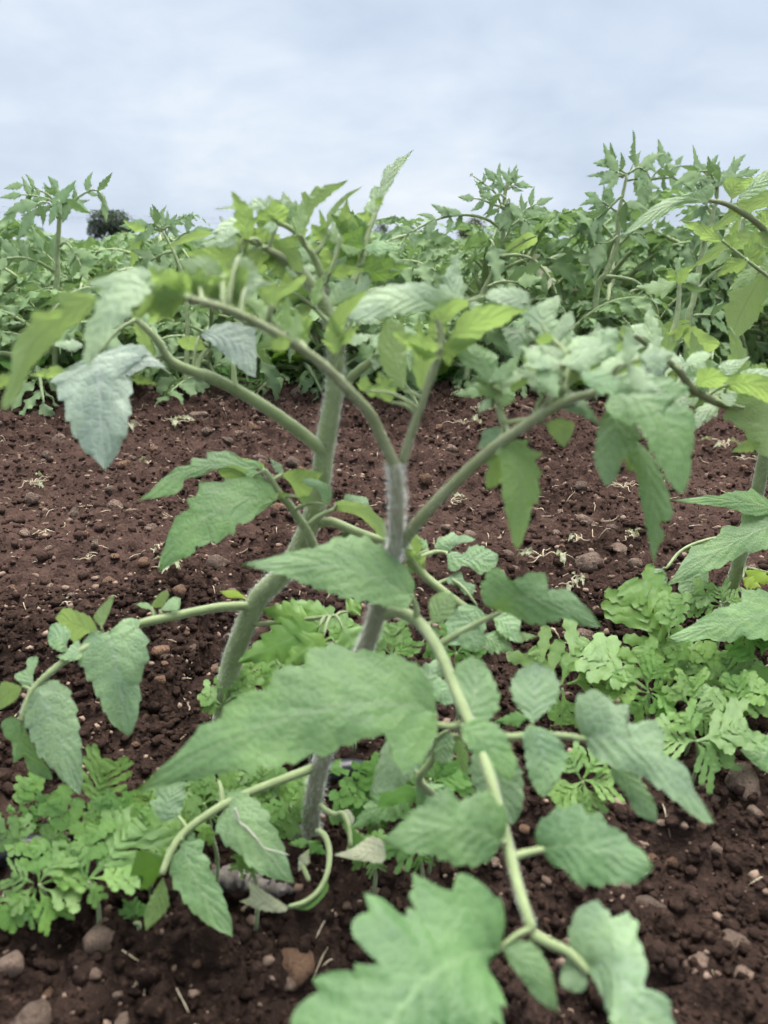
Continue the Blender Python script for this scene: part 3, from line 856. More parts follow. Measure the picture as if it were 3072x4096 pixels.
far_tree('T4', 1560, 1060, 230, 1170, 90, 'far', 'low dark tree on the skyline at the right edge', seed=11, n=2000)
for i, (y0, y1) in enumerate(((478, 600), (520, 640))):
    A, B = W('T1', -700, y0 - 55, 46), W('T1', 2300, y1 - 5, 60)
    pts = [A * (1 - t) + B * t - np.array([0, 0, 1.2 * t * (1 - t)]) for t in np.linspace(0, 1, 7)]
    g = tube_geo(pts, [.007] * 7, 5, 3)
    tag(obj('overhead_wire', make_mesh('overhead_wire', g[0], g[1], g[2], M['wire'])),
        label=('upper' if i == 0 else 'lower') + ' thin grey wire crossing the sky at left', cat='wire', group='overhead wires')
# ================================================================== leaves measured from the photograph
RACHIS = {}
def stalk_to(parent, p0):
    """tube from the nearest point of the leaf's rachis to a leaflet's base"""
    C = RACHIS.get(parent.name)
    if C is None: return None
    dd = np.linalg.norm(C - p0, axis=1); q = C[dd.argmin()]; m = dd.min()
    if m < .0025 or m > .028: return None
    mid = .5 * (q + p0) + np.array([0, 0, .10 * m])
    v, fl, uv = tube_geo([q, mid, p0], [.0011, .0009, .0007], 6, 3)
    return v, fl, np.tile([[.5, .5]], (len(v), 1))
def finish_leaf(name, sx, sy, d, s, t, u, mat, parent, base):
    v = Wn(sx, sy, d)
    R, Cc = sx.shape
    i = np.arange(R - 1)[:, None] * Cc + np.arange(Cc - 1)[None]
    f = np.stack([i, i + 1, i + Cc + 1, i + Cc], -1).reshape(-1, 4)
    a = v[1:, :-1] - v[:-1, 1:]; b = v[1:, 1:] - v[:-1, :-1]
    nm = np.cross(b, a).reshape(-1, 3).sum(0)
    c = v.reshape(-1, 3).mean(0)
    facing = np.dot(nm, CAMP - c)
    # orientation of the quad (i, i+1, i+C+1, i+C)
    q = f[len(f) // 2]; vv = v.reshape(-1, 3)
    fn = np.zeros(3)
    for q in f:
        fn += np.cross(vv[q[1]] - vv[q[0]], vv[q[3]] - vv[q[0]])
    want = 1 if u == 0 else -1
    if np.dot(fn, CAMP - c) * want < 0:
        f = f[:, ::-1]
    uv = np.stack([s.ravel(), ((t + 1) / 2).ravel()], -1)
    g = (vv - base, [f], uv)
    k = stalk_to(parent, v[0].mean(0) - base)
    if k is not None: g = join_geo([g, k])
    me = make_mesh(name, g[0], g[1], g[2], [M[mat], M['stem']] if k is not None else M[mat])
    if k is not None:
        mi = np.ones(len(me.polygons), np.int32); mi[:len(f)] = 0
        me.polygons.foreach_set('material_index', mi)
    o = obj(name, me, parent)
    return o
def seedof(*a):
    return int(abs(sum((i + 1) * 7.13 * x for i, x in enumerate(a)))) % 100000
class Plant:
    def __init__(s, name, base, **kw):
        s.base = np.asarray(base, float)
        s.root = empty(name, s.base, **kw)
    def tube(s, name, view, pts, r, mat='stem', parent=None, n=10, ridged=0.0, hair=0):
        P = np.array([W(p[3] if len(p) > 3 else view, p[0], p[1], p[2]) for p in pts])
        R = np.interp(np.linspace(0, 1, len(P)), np.linspace(0, 1, len(r)), r) if len(r) > 1 else np.full(len(P), r[0])
        g = tube_geo(P - s.base, R, n, 5, ridged)
        o = obj(name, make_mesh(name, g[0], g[1], g[2], M[mat]), parent or s.root)
        if hair:
            hairs(o, P - s.base, R, hair, parent or s.root, (.0016, .0044))
        return o
    def leaf(s, view, pts, r=(.0026, .0012), mat='stem', hair=0):
        L = s.tube('leaf', view, pts, r, mat, hair=0)
        RACHIS[L.name] = catmull(np.array([W(p[3] if len(p) > 3 else view, p[0], p[1], p[2]) for p in pts]) - s.base, 10)
        if hair:
            P = np.array([W(p[3] if len(p) > 3 else view, p[0], p[1], p[2]) for p in pts]) - s.base
            R = np.interp(np.linspace(0, 1, len(P)), np.linspace(0, 1, len(r)), r)
            hairs(L, P, R, hair, L, (.0006, .0017))
        return L
    # traced outline: a and b are the two margins from base to tip
    def T(s, L, view, base, tip, a, b, d0, d1=None, u=0, mat='old', k=None, rows=52, cols=6, teeth=8, amp=.17, fold=.10, wave=.018, relief=.002, name='leaflet'):
        r = np.random.default_rng(seedof(base[0], base[1], tip[0], tip[1]))
        A = resample(catmull([S(view, *p) for p in [base] + list(a) + [tip]], 6), rows + 1)
        B = resample(catmull([S(view, *p) for p in [base] + list(b) + [tip]], 6), rows + 1)
        C = .5 * (A + B)
        st = np.linspace(0, 1, rows + 1)
        C0 = A[:1] * (1 - st[:, None]) + A[-1:] * st[:, None]
        # the midrib: one smooth bow from base to tip
        q = st * (1 - st)
        C = C0 + q[:, None] * (((C - C0) * q[:, None]).sum(0) / (q * q).sum())[None]
        if d1 is None:
            d1 = d0 + (.5 if u == 0 else -.35) * (A[0, 1] - A[-1, 1]) * d0 / F * .8
        if k is None: k = .62 if u == 0 else -.55
        e = np.sin(np.pi * st) ** .5
        for Mg, ph in ((A, r.uniform(0, 1)), (B, r.uniform(0, 1))):
            fr = (st * teeth + ph) % 1
            Mg[:] = C + (Mg - C) * (1 + amp * (fr ** .9 - .55) * e)[:, None]
        t = np.linspace(-1, 1, 2 * cols + 1)
        at = np.abs(t)[None, :, None]
        P = C[:, None] + np.where((t < 0)[None, :, None], A[:, None] - C[:, None], B[:, None] - C[:, None]) * at
        dm = (d0 + (d1 - d0) * st)[:, None]
        wpx = .5 * np.linalg.norm(A - B, axis=1)
        wpx = np.convolve(np.pad(wpx, 3, mode='edge'), np.ones(7) / 7, 'valid')[:, None]
        T_ = np.abs(t)[None]
        S_ = st[:, None]
        d = dm + k * (C[:, None, 1] - P[..., 1]) * dm / F
        px = dm / F
        d = d + fold * T_ ** 1.6 * wpx * px
        d = d + wave * np.sin(S_ * 15 + r.uniform(0, 6) + t[None] * 2.2) * T_ ** 1.5 * wpx.max() * px * 3
        q = np.abs(np.sin(np.pi * (S_ * 6 - T_ * 1.8)))
        d = d - relief * q * (1 - T_ ** 4) * wpx * px * 4
        # gentle arch along the length
        d = d + .02 * np.sin(np.pi * S_) * np.linalg.norm(A[-1] - A[0]) * px * (-1 if u == 0 else 1)
        return finish_leaf(name, P[..., 0], P[..., 1], d, np.repeat(S_, 2 * cols + 1, 1), np.repeat(t[None], rows + 1, 0), u, mat, L, s.base)
    # shape from a profile: w is the full width in the same sheet
    def Pm(s, L, view, base, tip, w, d0, d1=None, u=0, mat='old', k=None, bend=0.0, kind='tomato', rows=40, cols=4, teeth=5, amp=.36, lobes=4.0, deep=.7, fold=.10, name='leaflet'):
        sd = seedof(base[0], base[1], tip[0], tip[1], w)
        r = np.random.default_rng(sd)
        if kind == 'tomato' and mat != 'bg': w = w * 1.22
        b = np.array(S(view, *base)); e = np.array(S(view, *tip)); w = w / VIEWS[view][2]
        ax = e - b; L_ = np.linalg.norm(ax); ax = ax / L_; pr = np.array([-ax[1], ax[0]])
        if kind == 'weed':
            if d1 is None: d1 = d0 + .4 * (b[1] - e[1]) * d0 / F
            k = .6 if k is None else k
            parts = []
            for i, (X, Y, U, V) in enumerate(weed_strips(r, L_, w / 2, int(lobes))):
                bw = bend * L_ * np.sin(np.pi * np.clip(Y / L_, 0, 1))
                P = b + Y[..., None] * ax + (X + bw)[..., None] * pr
                Cy = b[1] + Y * ax[1] + bw * pr[1]
                dm = d0 + (d1 - d0) * Y / L_; px = dm / F
                d = dm + k * (Cy - P[..., 1]) * px + fold * np.abs(X) * px - .00022 * i + .10 * (Y / L_) ** 2 * L_ * px * (1 if u == 0 else -1)
                d = d + .03 * np.sin(V * 5 + U * 9 + i) * w * px * .5
                v = Wn(P[..., 0], P[..., 1], d); R, m = X.shape; v = v.reshape(-1, 3)
                q = np.arange(R - 1)[:, None] * m + np.arange(m - 1)[None]
                f = np.stack([q, q + 1, q + m + 1, q + m], -1).reshape(-1, 4)
                fn = np.cross(v[f[:, 1]] - v[f[:, 0]], v[f[:, 3]] - v[f[:, 0]]).sum(0)
                if np.dot(fn, CAMP - v.mean(0)) < 0: f = f[:, ::-1]
                parts.append((v - s.base, [f], np.stack([U.ravel(), V.ravel()], -1)))
            g = join_geo(parts)
            return obj(name, make_mesh(name, g[0], g[1], g[2], M[mat]), L)
        st = np.linspace(0, 1, rows + 1)
        if True:
            wl = leaflet_profile(st, r, w / 2, teeth, amp, r.uniform(0, 1)); wr = leaflet_profile(st, r, w / 2, teeth, amp, r.uniform(0, 1)); ch = .35
        t = np.linspace(-1, 1, 2 * cols + 1)
        X = np.where(t[None] < 0, wl[:, None], wr[:, None]) * t[None]
        Y = st[:, None] * L_ + ch * np.abs(X) * (1 - st[:, None]) ** .6
        bw = bend * L_ * np.sin(np.pi * st)[:, None]
        P = b + Y[..., None] * ax + (X + bw)[..., None] * pr
        C = b + (st[:, None] * L_)[..., None] * ax + bw[..., None] * pr
        if d1 is None:
            d1 = d0 + (.5 if u == 0 else -.35) * (b[1] - e[1]) * d0 / F * .8
        if k is None: k = .6 if u == 0 else -.5
        dm = (d0 + (d1 - d0) * st)[:, None]; px = dm / F
        T_ = np.abs(t)[None]; S_ = st[:, None]
        d = dm + k * (C[..., 1] - P[..., 1]) * px + fold * T_ ** 1.5 * (w / 2) * px
        d = d + .04 * np.sin(S_ * 16 + r.uniform(0, 6) + 2 * t[None]) * T_ ** 1.5 * w * px
        if kind != 'weed':
            d = d - .008 * np.abs(np.sin(np.pi * (S_ * 6 - T_ * 1.8))) * (1 - T_ ** 4) * w * px
        return finish_leaf(name, P[..., 0], P[..., 1], d, np.repeat(S_, 2 * cols + 1, 1), np.repeat(t[None], rows + 1, 0), u, mat, L, s.base)
    # a whole compound leaf from its rachis: leaflets set along it
    def auto(s, view, pts, d, tip=None, size=90, pairs=3, d1=None, mat='bg', r=(.0034, .0016), seed=1, u=0, hang=.5):
        rr = random.Random(seed)
        size = size * 1.35
        n = len(pts); d1 = d if d1 is None else d1
        L = s.leaf(view, [(p[0], p[1], d + (d1 - d) * i / max(1, n - 1)) for i, p in enumerate(pts)], r)
        C = catmull(np.array(pts, float), 8)
        C = resample(C, 40)
        e = C[-1]; dirn = C[-1] - C[-3]; dirn /= np.linalg.norm(dirn) + 1e-9
        if tip is None: tip = e + dirn * size * 1.3 + np.array([0, size * hang * .5])
        s.Pm(L, view, tuple(e), tuple(tip), size * .52, d1, u=u, amp=.42, mat=mat, rows=18, cols=3)
        for j in range(pairs):
            f = .42 + .5 * (j + rr.uniform(-.2, .2)) / max(1, pairs - .5) if pairs > 1 else .7
            i = int(min(38, max(2, f * 39)))
            p = C[i]; tg = C[min(39, i + 2)] - C[i - 2]; tg /= np.linalg.norm(tg) + 1e-9
            nr = np.array([-tg[1], tg[0]])
            for sd in (-1, 1):
                if rr.random() < .10: continue
                a = rr.uniform(.7, 1.15)
                dv = tg * math.cos(a) + nr * sd * math.sin(a) + np.array([0, hang * rr.uniform(.2, 1.1)])
                dv /= np.linalg.norm(dv)
                ln = size * rr.uniform(.7, 1.25)
                q = p + dv * ln
                uu = u if rr.random() < .75 else 1 - u
                s.Pm(L, view, tuple(p), tuple(q), ln * rr.uniform(.36, .50), d + (d1 - d) * f + rr.uniform(-.03, .03), u=uu, mat=mat, rows=24, cols=3, amp=.42, bend=rr.uniform(-.12, .12))
        return L
def hairs(o, P, R, n, parent, ln=(.0012, .0030)):
    """fine white hairs standing off a stem"""
    PR = catmull(np.hstack([P, np.asarray(R)[:, None]]), 10)
    r = np.random.default_rng(n + len(P))
    f = r.uniform(0, len(PR) - 1.001, n); i = f.astype(int); w = (f - i)[:, None]
    c = PR[i] * (1 - w) + PR[i + 1] * w
    tg = PR[i + 1, :3] - PR[i, :3]; tg /= np.linalg.norm(tg, axis=1)[:, None] + 1e-12
    u = r.normal(size=(n, 3)); u -= tg * (u * tg).sum(1)[:, None]; u /= np.linalg.norm(u, axis=1)[:, None]
    b = c[:, :3] + u * c[:, 3:4] * .97
    dr = u + r.normal(size=(n, 3)) * .28; dr /= np.linalg.norm(dr, axis=1)[:, None]
    l = r.uniform(*ln, n)[:, None]
    sd = np.cross(dr, r.normal(size=(n, 3))); sd /= np.linalg.norm(sd, axis=1)[:, None]
    V = np.stack([b - sd * .00007, b + sd * .00007, b + dr * l], 1).reshape(-1, 3)
    h = obj('stem_hairs', make_mesh('stem_hairs', V, np.arange(3 * n).reshape(-1, 3), mat=M['hair']), parent)
    tag(h, kind='stuff')

# ------------------------------------------------------------------ front plant A: stem from the bed up to the middle of the picture
A = Plant('tomato_plant', G('V0', 683, 1868), label='big blurred tomato plant in the centre foreground with upright hairy forked stem', cat='tomato plant', group='tomato plants in the near row')
A.tube('stem', 'V0', [(686, 1895, .486), (683, 1845, .49), (672, 1780, .485), (690, 1660, .465), (745, 1500, .435), (800, 1370, .41), (835, 1240, .385), (853, 1180, .375), (858, 1080, .365), (852, 1000, .36)],
       (.0060, .0056, .0048, .0038, .0030), 'stemp', n=14, ridged=.03, hair=9000)
# leaf reaching towards the camera
L = A.leaf('V0', [(812, 1330, .405), (860, 1322, .39), (905, 1345, .375), (945, 1400, .355), (990, 1505, .332), (1045, 1640, .305), (1075, 1740, .292), (1098, 1832, .285), (1122, 1925, .272), (1148, 2005, .262)],
           (.0034, .0023, .0018), 'stem', hair=900)
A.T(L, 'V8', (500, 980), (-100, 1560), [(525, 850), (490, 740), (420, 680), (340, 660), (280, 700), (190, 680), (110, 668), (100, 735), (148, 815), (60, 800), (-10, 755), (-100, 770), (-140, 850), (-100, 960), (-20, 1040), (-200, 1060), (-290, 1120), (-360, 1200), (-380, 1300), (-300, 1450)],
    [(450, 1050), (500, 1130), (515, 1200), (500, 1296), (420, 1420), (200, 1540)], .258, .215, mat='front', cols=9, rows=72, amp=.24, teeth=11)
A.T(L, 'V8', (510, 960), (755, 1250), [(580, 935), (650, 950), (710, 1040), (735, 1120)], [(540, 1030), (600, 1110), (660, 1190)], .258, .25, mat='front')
L2 = A.leaf('V8', [(640, 910, .263), (720, 950, .262), (800, 990, .262), (880, 1070, .26)], (.0020, .0014))
A.T(L2, 'V8', (868, 1055), (1100, 1480), [(915, 1120), (950, 1200), (980, 1296), (1010, 1400)], [(810, 990), (800, 900), (820, 810), (900, 775), (970, 790), (978, 835), (1020, 832), (1080, 820), (1105, 850), (1090, 930), (1130, 990), (1140, 1060), (1120, 1130), (1180, 1150), (1235, 1200), (1230, 1240), (1265, 1296), (1250, 1400)], .262, .235, mat='blue', cols=7, rows=60)
A.T(L2, 'V8', (870, 1045), (815, 1158), [(800, 1010), (765, 1080), (770, 1130)], [(880, 1080), (872, 1140), (845, 1158)], .262, .258, mat='blue', rows=16)
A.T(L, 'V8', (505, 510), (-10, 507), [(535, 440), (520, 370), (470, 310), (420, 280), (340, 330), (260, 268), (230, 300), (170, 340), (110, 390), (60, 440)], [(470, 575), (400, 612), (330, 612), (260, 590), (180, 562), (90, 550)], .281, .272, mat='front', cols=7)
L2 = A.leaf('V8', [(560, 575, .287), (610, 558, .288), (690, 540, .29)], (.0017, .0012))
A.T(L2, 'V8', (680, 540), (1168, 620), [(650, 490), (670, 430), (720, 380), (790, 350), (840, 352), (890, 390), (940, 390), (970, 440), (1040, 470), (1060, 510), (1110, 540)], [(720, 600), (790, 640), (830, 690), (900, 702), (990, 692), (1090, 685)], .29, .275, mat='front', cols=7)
# its upper leaflets
L2 = A.leaf('V6', [(345, 640, .327), (290, 655, .327), (220, 645, .325)], (.0018, .0012))
A.T(L2, 'V0', (942, 1540), (288, 1714), [(936, 1490), (905, 1440), (850, 1412), (780, 1405), (715, 1393), (672, 1400), (655, 1438), (592, 1440), (585, 1478), (525, 1500), (490, 1520), (470, 1552), (430, 1570), (395, 1615), (340, 1665)],
    [(944, 1585), (915, 1632), (880, 1668), (850, 1650), (832, 1587), (750, 1612), (720, 1627), (660, 1637), (600, 1657), (558, 1652), (550, 1672), (500, 1667), (430, 1682), (350, 1700)], .325, .300, mat='big', cols=10, rows=52, teeth=14, k=.55)
A.T(L, 'V6', (345, 640), (385, 348), [(305, 560), (298, 470), (312, 390)], [(425, 635), (490, 590), (498, 520), (470, 440), (425, 370)], .322, .345, mat='old')
A.T(L, 'V6', (330, 648), (553, 888), [(400, 620), (480, 640), (525, 690), (562, 780), (566, 850)], [(340, 710), (390, 780), (460, 840), (515, 880)], .312, .302, mat='old')
L2 = A.leaf('V6', [(345, 635, .327), (430, 665, .328), (530, 700, .33), (640, 690, .331), (780, 695, .332), (880, 712, .333)], (.0020, .0013))
A.T(L2, 'V6', (642, 640), (660, 378), [(590, 585), (553, 530), (553, 450), (600, 400)], [(700, 592), (748, 540), (758, 470), (722, 408)], .331, .350, mat='blue')
A.T(L2, 'V6', (625, 650), (690, 964), [(598, 690), (608, 770), (620, 850), (650, 920)], [(680, 660), (750, 700), (790, 780), (772, 850), (732, 920)], .33, .318, mat='blue')
A.T(L2, 'V6', (865, 705), (1432, 1070), [(840, 660), (825, 600), (840, 520), (900, 488), (960, 530), (1000, 552), (1062, 560), (1040, 610), (1080, 640), (1130, 630), (1200, 650), (1212, 720), (1205, 765), (1270, 800), (1315, 850), (1342, 930), (1390, 1000)], [(900, 780), (985, 832), (1060, 848), (1130, 882), (1220, 947), (1300, 1012), (1380, 1068)], .333, .305, mat='blue', cols=8, rows=60)
A.T(L2, 'V6', (985, 790), (1180, 1070), [(1080, 850), (1140, 930), (1176, 1000)], [(985, 870), (1045, 950), (1095, 1035)], .331, .318, mat='blue')
A.T(L, 'V6', (205, 205), (295, 78), [(196, 150), (202, 100), (250, 70)], [(255, 205), (302, 160), (312, 105)], .37, .378, mat='yng', rows=18)
A.T(L, 'V6', (205, 305), (225, 220), [(185, 280), (190, 235)], [(235, 285), (242, 240)], .368, .372, mat='old', rows=14)
L2 = A.leaf('V6', [(245, 300, .366), (300, 265, .366), (400, 210, .367), (505, 160, .368)], (.0018, .0012))
A.T(L2, 'V4', (498, 1022), (942, 1090), [(430, 985), (420, 920), (440, 850), (500, 838), (540, 880), (560, 892), (620, 850), (660, 858), (706, 870), (702, 930), (780, 920), (850, 978), (900, 1030)], [(540, 1032), (600, 1062), (660, 1080), (720, 1070), (790, 1052), (860, 1082)], .37, .345, mat='old', cols=7, rows=60)
A.T(L2, 'V6', (330, 245), (405, 325), [(390, 212), (435, 255), (438, 300)], [(325, 285), (350, 318)], .366, .36, mat='old', rows=16)
# broad pale leaflet under the fork
L2 = A.leaf('V0', [(900, 1342, .376), (898, 1310, .374), (888, 1285, .372)], (.0018, .0012))
A.T(L2, 'V0', (892, 1290), (520, 1219), [(896, 1262), (880, 1228), (842, 1193), (790, 1160), (730, 1160), (690, 1180), (640, 1188), (580, 1205)], [(880, 1313), (850, 1312), (800, 1303), (740, 1290), (680, 1270), (620, 1246), (560, 1230)], .372, .352, mat='big', cols=9, rows=60, teeth=13)
# left stalk of the fork, arching to the left with undersides showing
L = A.leaf('V0', [(852, 1005, .36), (822, 940, .353), (795, 888, .345), (740, 830, .335), (690, 782, .326), (600, 722, .314), (500, 672, .304), (410, 646, .297)], (.0026, .0022, .0014), 'stalk', hair=1200)
A.T(L, 'T5', (835, 200), (40, 1168), [(760, 160), (640, 145), (520, 150), (490, 195), (560, 275), (430, 298), (290, 320), (255, 420), (190, 490), (110, 600), (100, 750), (80, 900), (25, 1050), (12, 1130)], [(805, 290), (740, 362), (640, 440), (560, 492), (510, 560), (440, 620), (370, 700), (290, 772), (250, 850), (205, 930), (160, 1030), (90, 1122)], .288, .268, u=1, mat='yng', cols=8, rows=60)
A.T(L, 'T5', (1290, 95), (770, 792), [(1180, 18), (1000, 50), (880, 150), (860, 220), (830, 262), (800, 350), (742, 420), (722, 520), (735, 620), (715, 720)], [(1306, 180), (1240, 240), (1132, 282), (1132, 352), (1030, 422), (962, 502), (900, 602), (830, 702)], .294, .280, mat='pale', cols=8, rows=60)
A.Pm(L, 'T5', (945, 75), (690, 60), 85, .295, u=1, mat='yng')
A.T(L, 'T5', (1659, 205), (1300, 130), [(1640, 20), (1560, -20), (1470, 20), (1390, 40)], [(1570, 235), (1430, 230), (1300, 240), (1240, 260)], .300, .296, u=1, mat='yng')
A.Pm(L, 'T5', (1480, 230), (1270, 420), 170, .30, .31, u=1, mat='yng')
A.Pm(L, 'T6', (215, 270), (130, 20), 165, .311, u=1, mat='yng')
A.Pm(L, 'T6', (390, 320), (350, 10), 105, .315, u=1, mat='yng')
A.Pm(L, 'T2', (100, 1290), (60, 1000), 240, .306, u=1, mat='yng')
A.Pm(L, 'T2', (260, 1300), (-40, 940), 200, .308, u=0, mat='old')
A.T(L, 'T2', (400, 925), (795, 1125), [(480, 930), (560, 1010), (592, 1108), (700, 1140)], [(360, 1000), (338, 1120), (372, 1270), (500, 1275), (570, 1200), (690, 1162)], .312, .325, mat='pale', cols=7)
L2 = A.leaf('T6', [(670, 460, .326), (672, 360, .322), (690, 260, .320)], (.0017, .0011))
A.T(L2, 'T6', (660, 275), (1000, 15), [(575, 165), (640, 110), (780, 85), (860, 45), (950, 10)], [(700, 265), (780, 195), (900, 130), (980, 40)], .32, .318, u=1, mat='yng')
A.T(L, 'T6', (905, 575), (1042, 350), [(872, 460), (890, 400), (960, 362)], [(960, 525), (1024, 440)], .338, .335, u=1, mat='yng', rows=40)
A.Pm(L, 'T6', (490, 390), (460, 250), 80, .318, u=1, mat='yng')
A.Pm(L, 'T5', (90, 850), (-90, 1020), 110, .275, u=1, mat='yng')
A.Pm(L, 'V1', (800, 742), (640, 610), 150, .291, u=1, mat='yng'); A.Pm(L, 'V1', (800, 745), (560, 800), 150, .289, u=1, mat='yng')
A.Pm(L, 'V1', (700, 700), (640, 590), 120, .299, mat='blue'); A.Pm(L, 'V1', (960, 650), (770, 590), 95, .312, mat='old')
A.Pm(L, 'V1', (880, 760), (800, 640), 110, .306, u=1, mat='yng'); A.Pm(L, 'V1', (950, 800), (900, 640), 100, .31, u=1, mat='yng')
A.Pm(L, 'V1', (860, 690), (720, 660), 120, .308, u=1, mat='yng'); A.Pm(L, 'V1', (1060, 700), (960, 590), 130, .315, u=1, mat='yng')
A.Pm(L, 'V1', (690, 720), (430, 680), 110, .294, mat='old'); A.Pm(L, 'V1', (1280, 930), (1340, 830), 70, .336, u=1, mat='yng')
A.T(L, 'V1', (800, 748), (572, 825), [(795, 655), (740, 638), (690, 700), (630, 745)], [(745, 775), (665, 780), (610, 838)], .291, .286, u=1, mat='yng')
A.T(L, 'V1', (925, 772), (898, 648), [(888, 722), (872, 668)], [(962, 722), (988, 668), (942, 652)], .309, .307, u=1, mat='yng', rows=30)
A.T(L, 'V1', (1025, 795), (1010, 655), [(995, 740), (990, 690)], [(1052, 740), (1050, 690)], .314, .312, u=1, mat='yng', rows=30)
A.T(L, 'V1', (970, 645), (785, 605), [(930, 580), (850, 568)], [(890, 648), (820, 640)], .312, .306, mat='yng', rows=40)
A.T(L, 'V1', (660, 650), (360, 690), [(600, 612), (500, 640), (420, 665)], [(600, 690), (480, 705)], .298, .292, mat='pale', rows=40)
# right stalk of the fork: young upright leaves
L = A.leaf('V0', [(870, 1000, .362), (885, 945, .358), (905, 890, .355), (928, 820, .352), (948, 760, .350), (952, 725, .350), (945, 690, .350)], (.0021, .0013), 'stalk', hair=800)
A.T(L, 'T7', (480, 295), (-330, 382), [(570, 185), (420, 90), (300, 60), (150, 75), (0, 95), (-140, 150), (-250, 285)], [(380, 312), (250, 330), (100, 350), (-50, 376), (-200, 388)], .352, .335, mat='pale', cols=8)
A.T(L, 'T7', (480, 460), (705, 215), [(390, 355), (430, 300), (520, 270), (600, 200)], [(560, 405), (640, 322), (735, 262)], .35, .345, u=1, mat='yng')
A.T(L, 'T7', (515, 605), (1255, 302), [(600, 480), (650, 360), (780, 280), (900, 258), (1100, 270)], [(620, 600), (800, 560), (900, 482), (1050, 422), (1130, 350)], .35, .335, u=1, mat='yng', cols=7)
A.Pm(L, 'T7', (540, 590), (560, 790), 150, .351, u=1, mat='yng')
A.T(L, 'T7', (180, 1010), (70, 375), [(20, 860), (-60, 620), (0, 420)], [(200, 800), (190, 560), (170, 430)], .36, .37, u=1, mat='yng')
A.Pm(L, 'T7', (330, 1000), (300, 330), 150, .358, u=1, mat='yng')
A.Pm(L, 'T7', (60, 1100), (-50, 830), 200, .365, u=1, mat='yng')
A.T(L, 'T6', (1215, 275), (1362, 18), [(1180, 190), (1245, 80)], [(1290, 225), (1405, 165), (1415, 85)], .352, .35, mat='pale', rows=40)
A.T(L, 'T6', (1240, 490), (1518, 125), [(1215, 340), (1300, 232), (1400, 170)], [(1310, 480), (1340, 355), (1440, 310), (1510, 220)], .355, .348, u=1, mat='yng')
A.Pm(L, 'T6', (1240, 680), (1200, 350), 190, .356, u=1, mat='yng')
A.Pm(L, 'T6', (1270, 600), (1440, 430), 110, .356, u=1, mat='yng')
A.Pm(L, 'T6', (1480, 1010), (1500, 860), 130, .362, u=1, mat='yng')
A.Pm(L, 'T6', (1500, 1000), (1640, 1010), 110, .362, u=1, mat='yng')
# the long right stalk
L = A.leaf('V0', [(868, 1175, .376), (905, 1125, .366), (965, 1060, .357), (1050, 980, .346), (1150, 908, .336), (1230, 865, .330), (1295, 845, .326)], (.0029, .0024, .0016), 'stalk', hair=1500)
A.T(L, 'V4', (975, 85), (1297, 512), [(955, 150), (1015, 192), (1112, 242), (1152, 330), (1202, 412), (1252, 490)], [(1000, 20), (1100, -5), (1250, 18), (1318, 60), (1212, 112), (1322, 140), (1344, 222), (1332, 330), (1322, 430)], .325, .308, mat='big', cols=8, rows=60)
A.T(L, 'V4', (1000, 130), (958, 482), [(940, 180), (918, 270), (908, 360), (930, 430)], [(1062, 200), (1112, 260), (1072, 310), (1032, 372), (1000, 450)], .336, .328, mat='blue')
A.T(L, 'V4', (1085, 280), (1170, 812), [(1050, 345), (1088, 420), (1108, 540), (1130, 640), (1152, 760)], [(1142, 330), (1202, 430), (1232, 520), (1246, 590), (1240, 628), (1190, 640), (1212, 690), (1182, 752)], .342, .336, mat='old')
A.T(L, 'V4', (1080, 300), (1060, 420), [(1045, 330), (1042, 380)], [(1100, 340), (1090, 400)], .345, .343, u=1, mat='yng', rows=14)
# shoot halfway along the stalk, with the green hanging leaflet
L2 = A.leaf('V4', [(520, 210, .345), (500, 150, .346), (510, 80, .347)], (.0019, .0012))
A.T(L2, 'X4', (1090, 110), (1150, 1075), [(1010, 180), (960, 250), (1010, 330), (1005, 480), (1030, 640), (1050, 760), (1085, 880), (1110, 1010)], [(1180, 130), (1260, 120), (1230, 190), (1360, 245), (1310, 310), (1352, 400), (1340, 470), (1342, 660), (1285, 680), (1265, 800), (1225, 920), (1185, 1030)], .342, .336, mat='yng', cols=7, rows=60)
A.T(L2, 'X4', (1000, 250), (885, 558), [(900, 275), (878, 320), (915, 370), (882, 400), (878, 480)], [(1030, 330), (1020, 420), (985, 520), (940, 540)], .346, .346, u=1, mat='yng')
A.T(L2, 'X4', (1010, 130), (800, 210), [(1000, 20), (900, 30), (850, 60), (845, 110)], [(960, 160), (880, 180)], .348, .35, mat='blue', rows=40)
A.T(L2, 'X4', (1400, -10), (1560, 195), [(1500, -60), (1620, -30), (1640, 20), (1615, 110)], [(1420, 50), (1470, 110), (1520, 170)], .338, .335, u=1, mat='yng')
A.T(L2, 'T7', (940, 970), (810, 595), [(835, 905), (790, 822), (690, 785), (640, 690), (690, 635)], [(955, 850), (985, 760), (972, 690), (890, 640)], .346, .352, mat='old')
A.Pm(L2, 'T7', (960, 1080), (850, 730), 260, .345, mat='yng')
A.T(L2, 'T7', (1000, 1015), (1232, 868), [(1030, 850), (1130, 814), (1210, 820)], [(1090, 965), (1190, 935)], .346, .35, mat='pale', rows=40)
A.Pm(L2, 'T7', (980, 1100), (1140, 1070), 110, .344, mat='yng')
A.Pm(L2, 'T7', (930, 1070), (810, 1190), 90, .347, mat='pale')
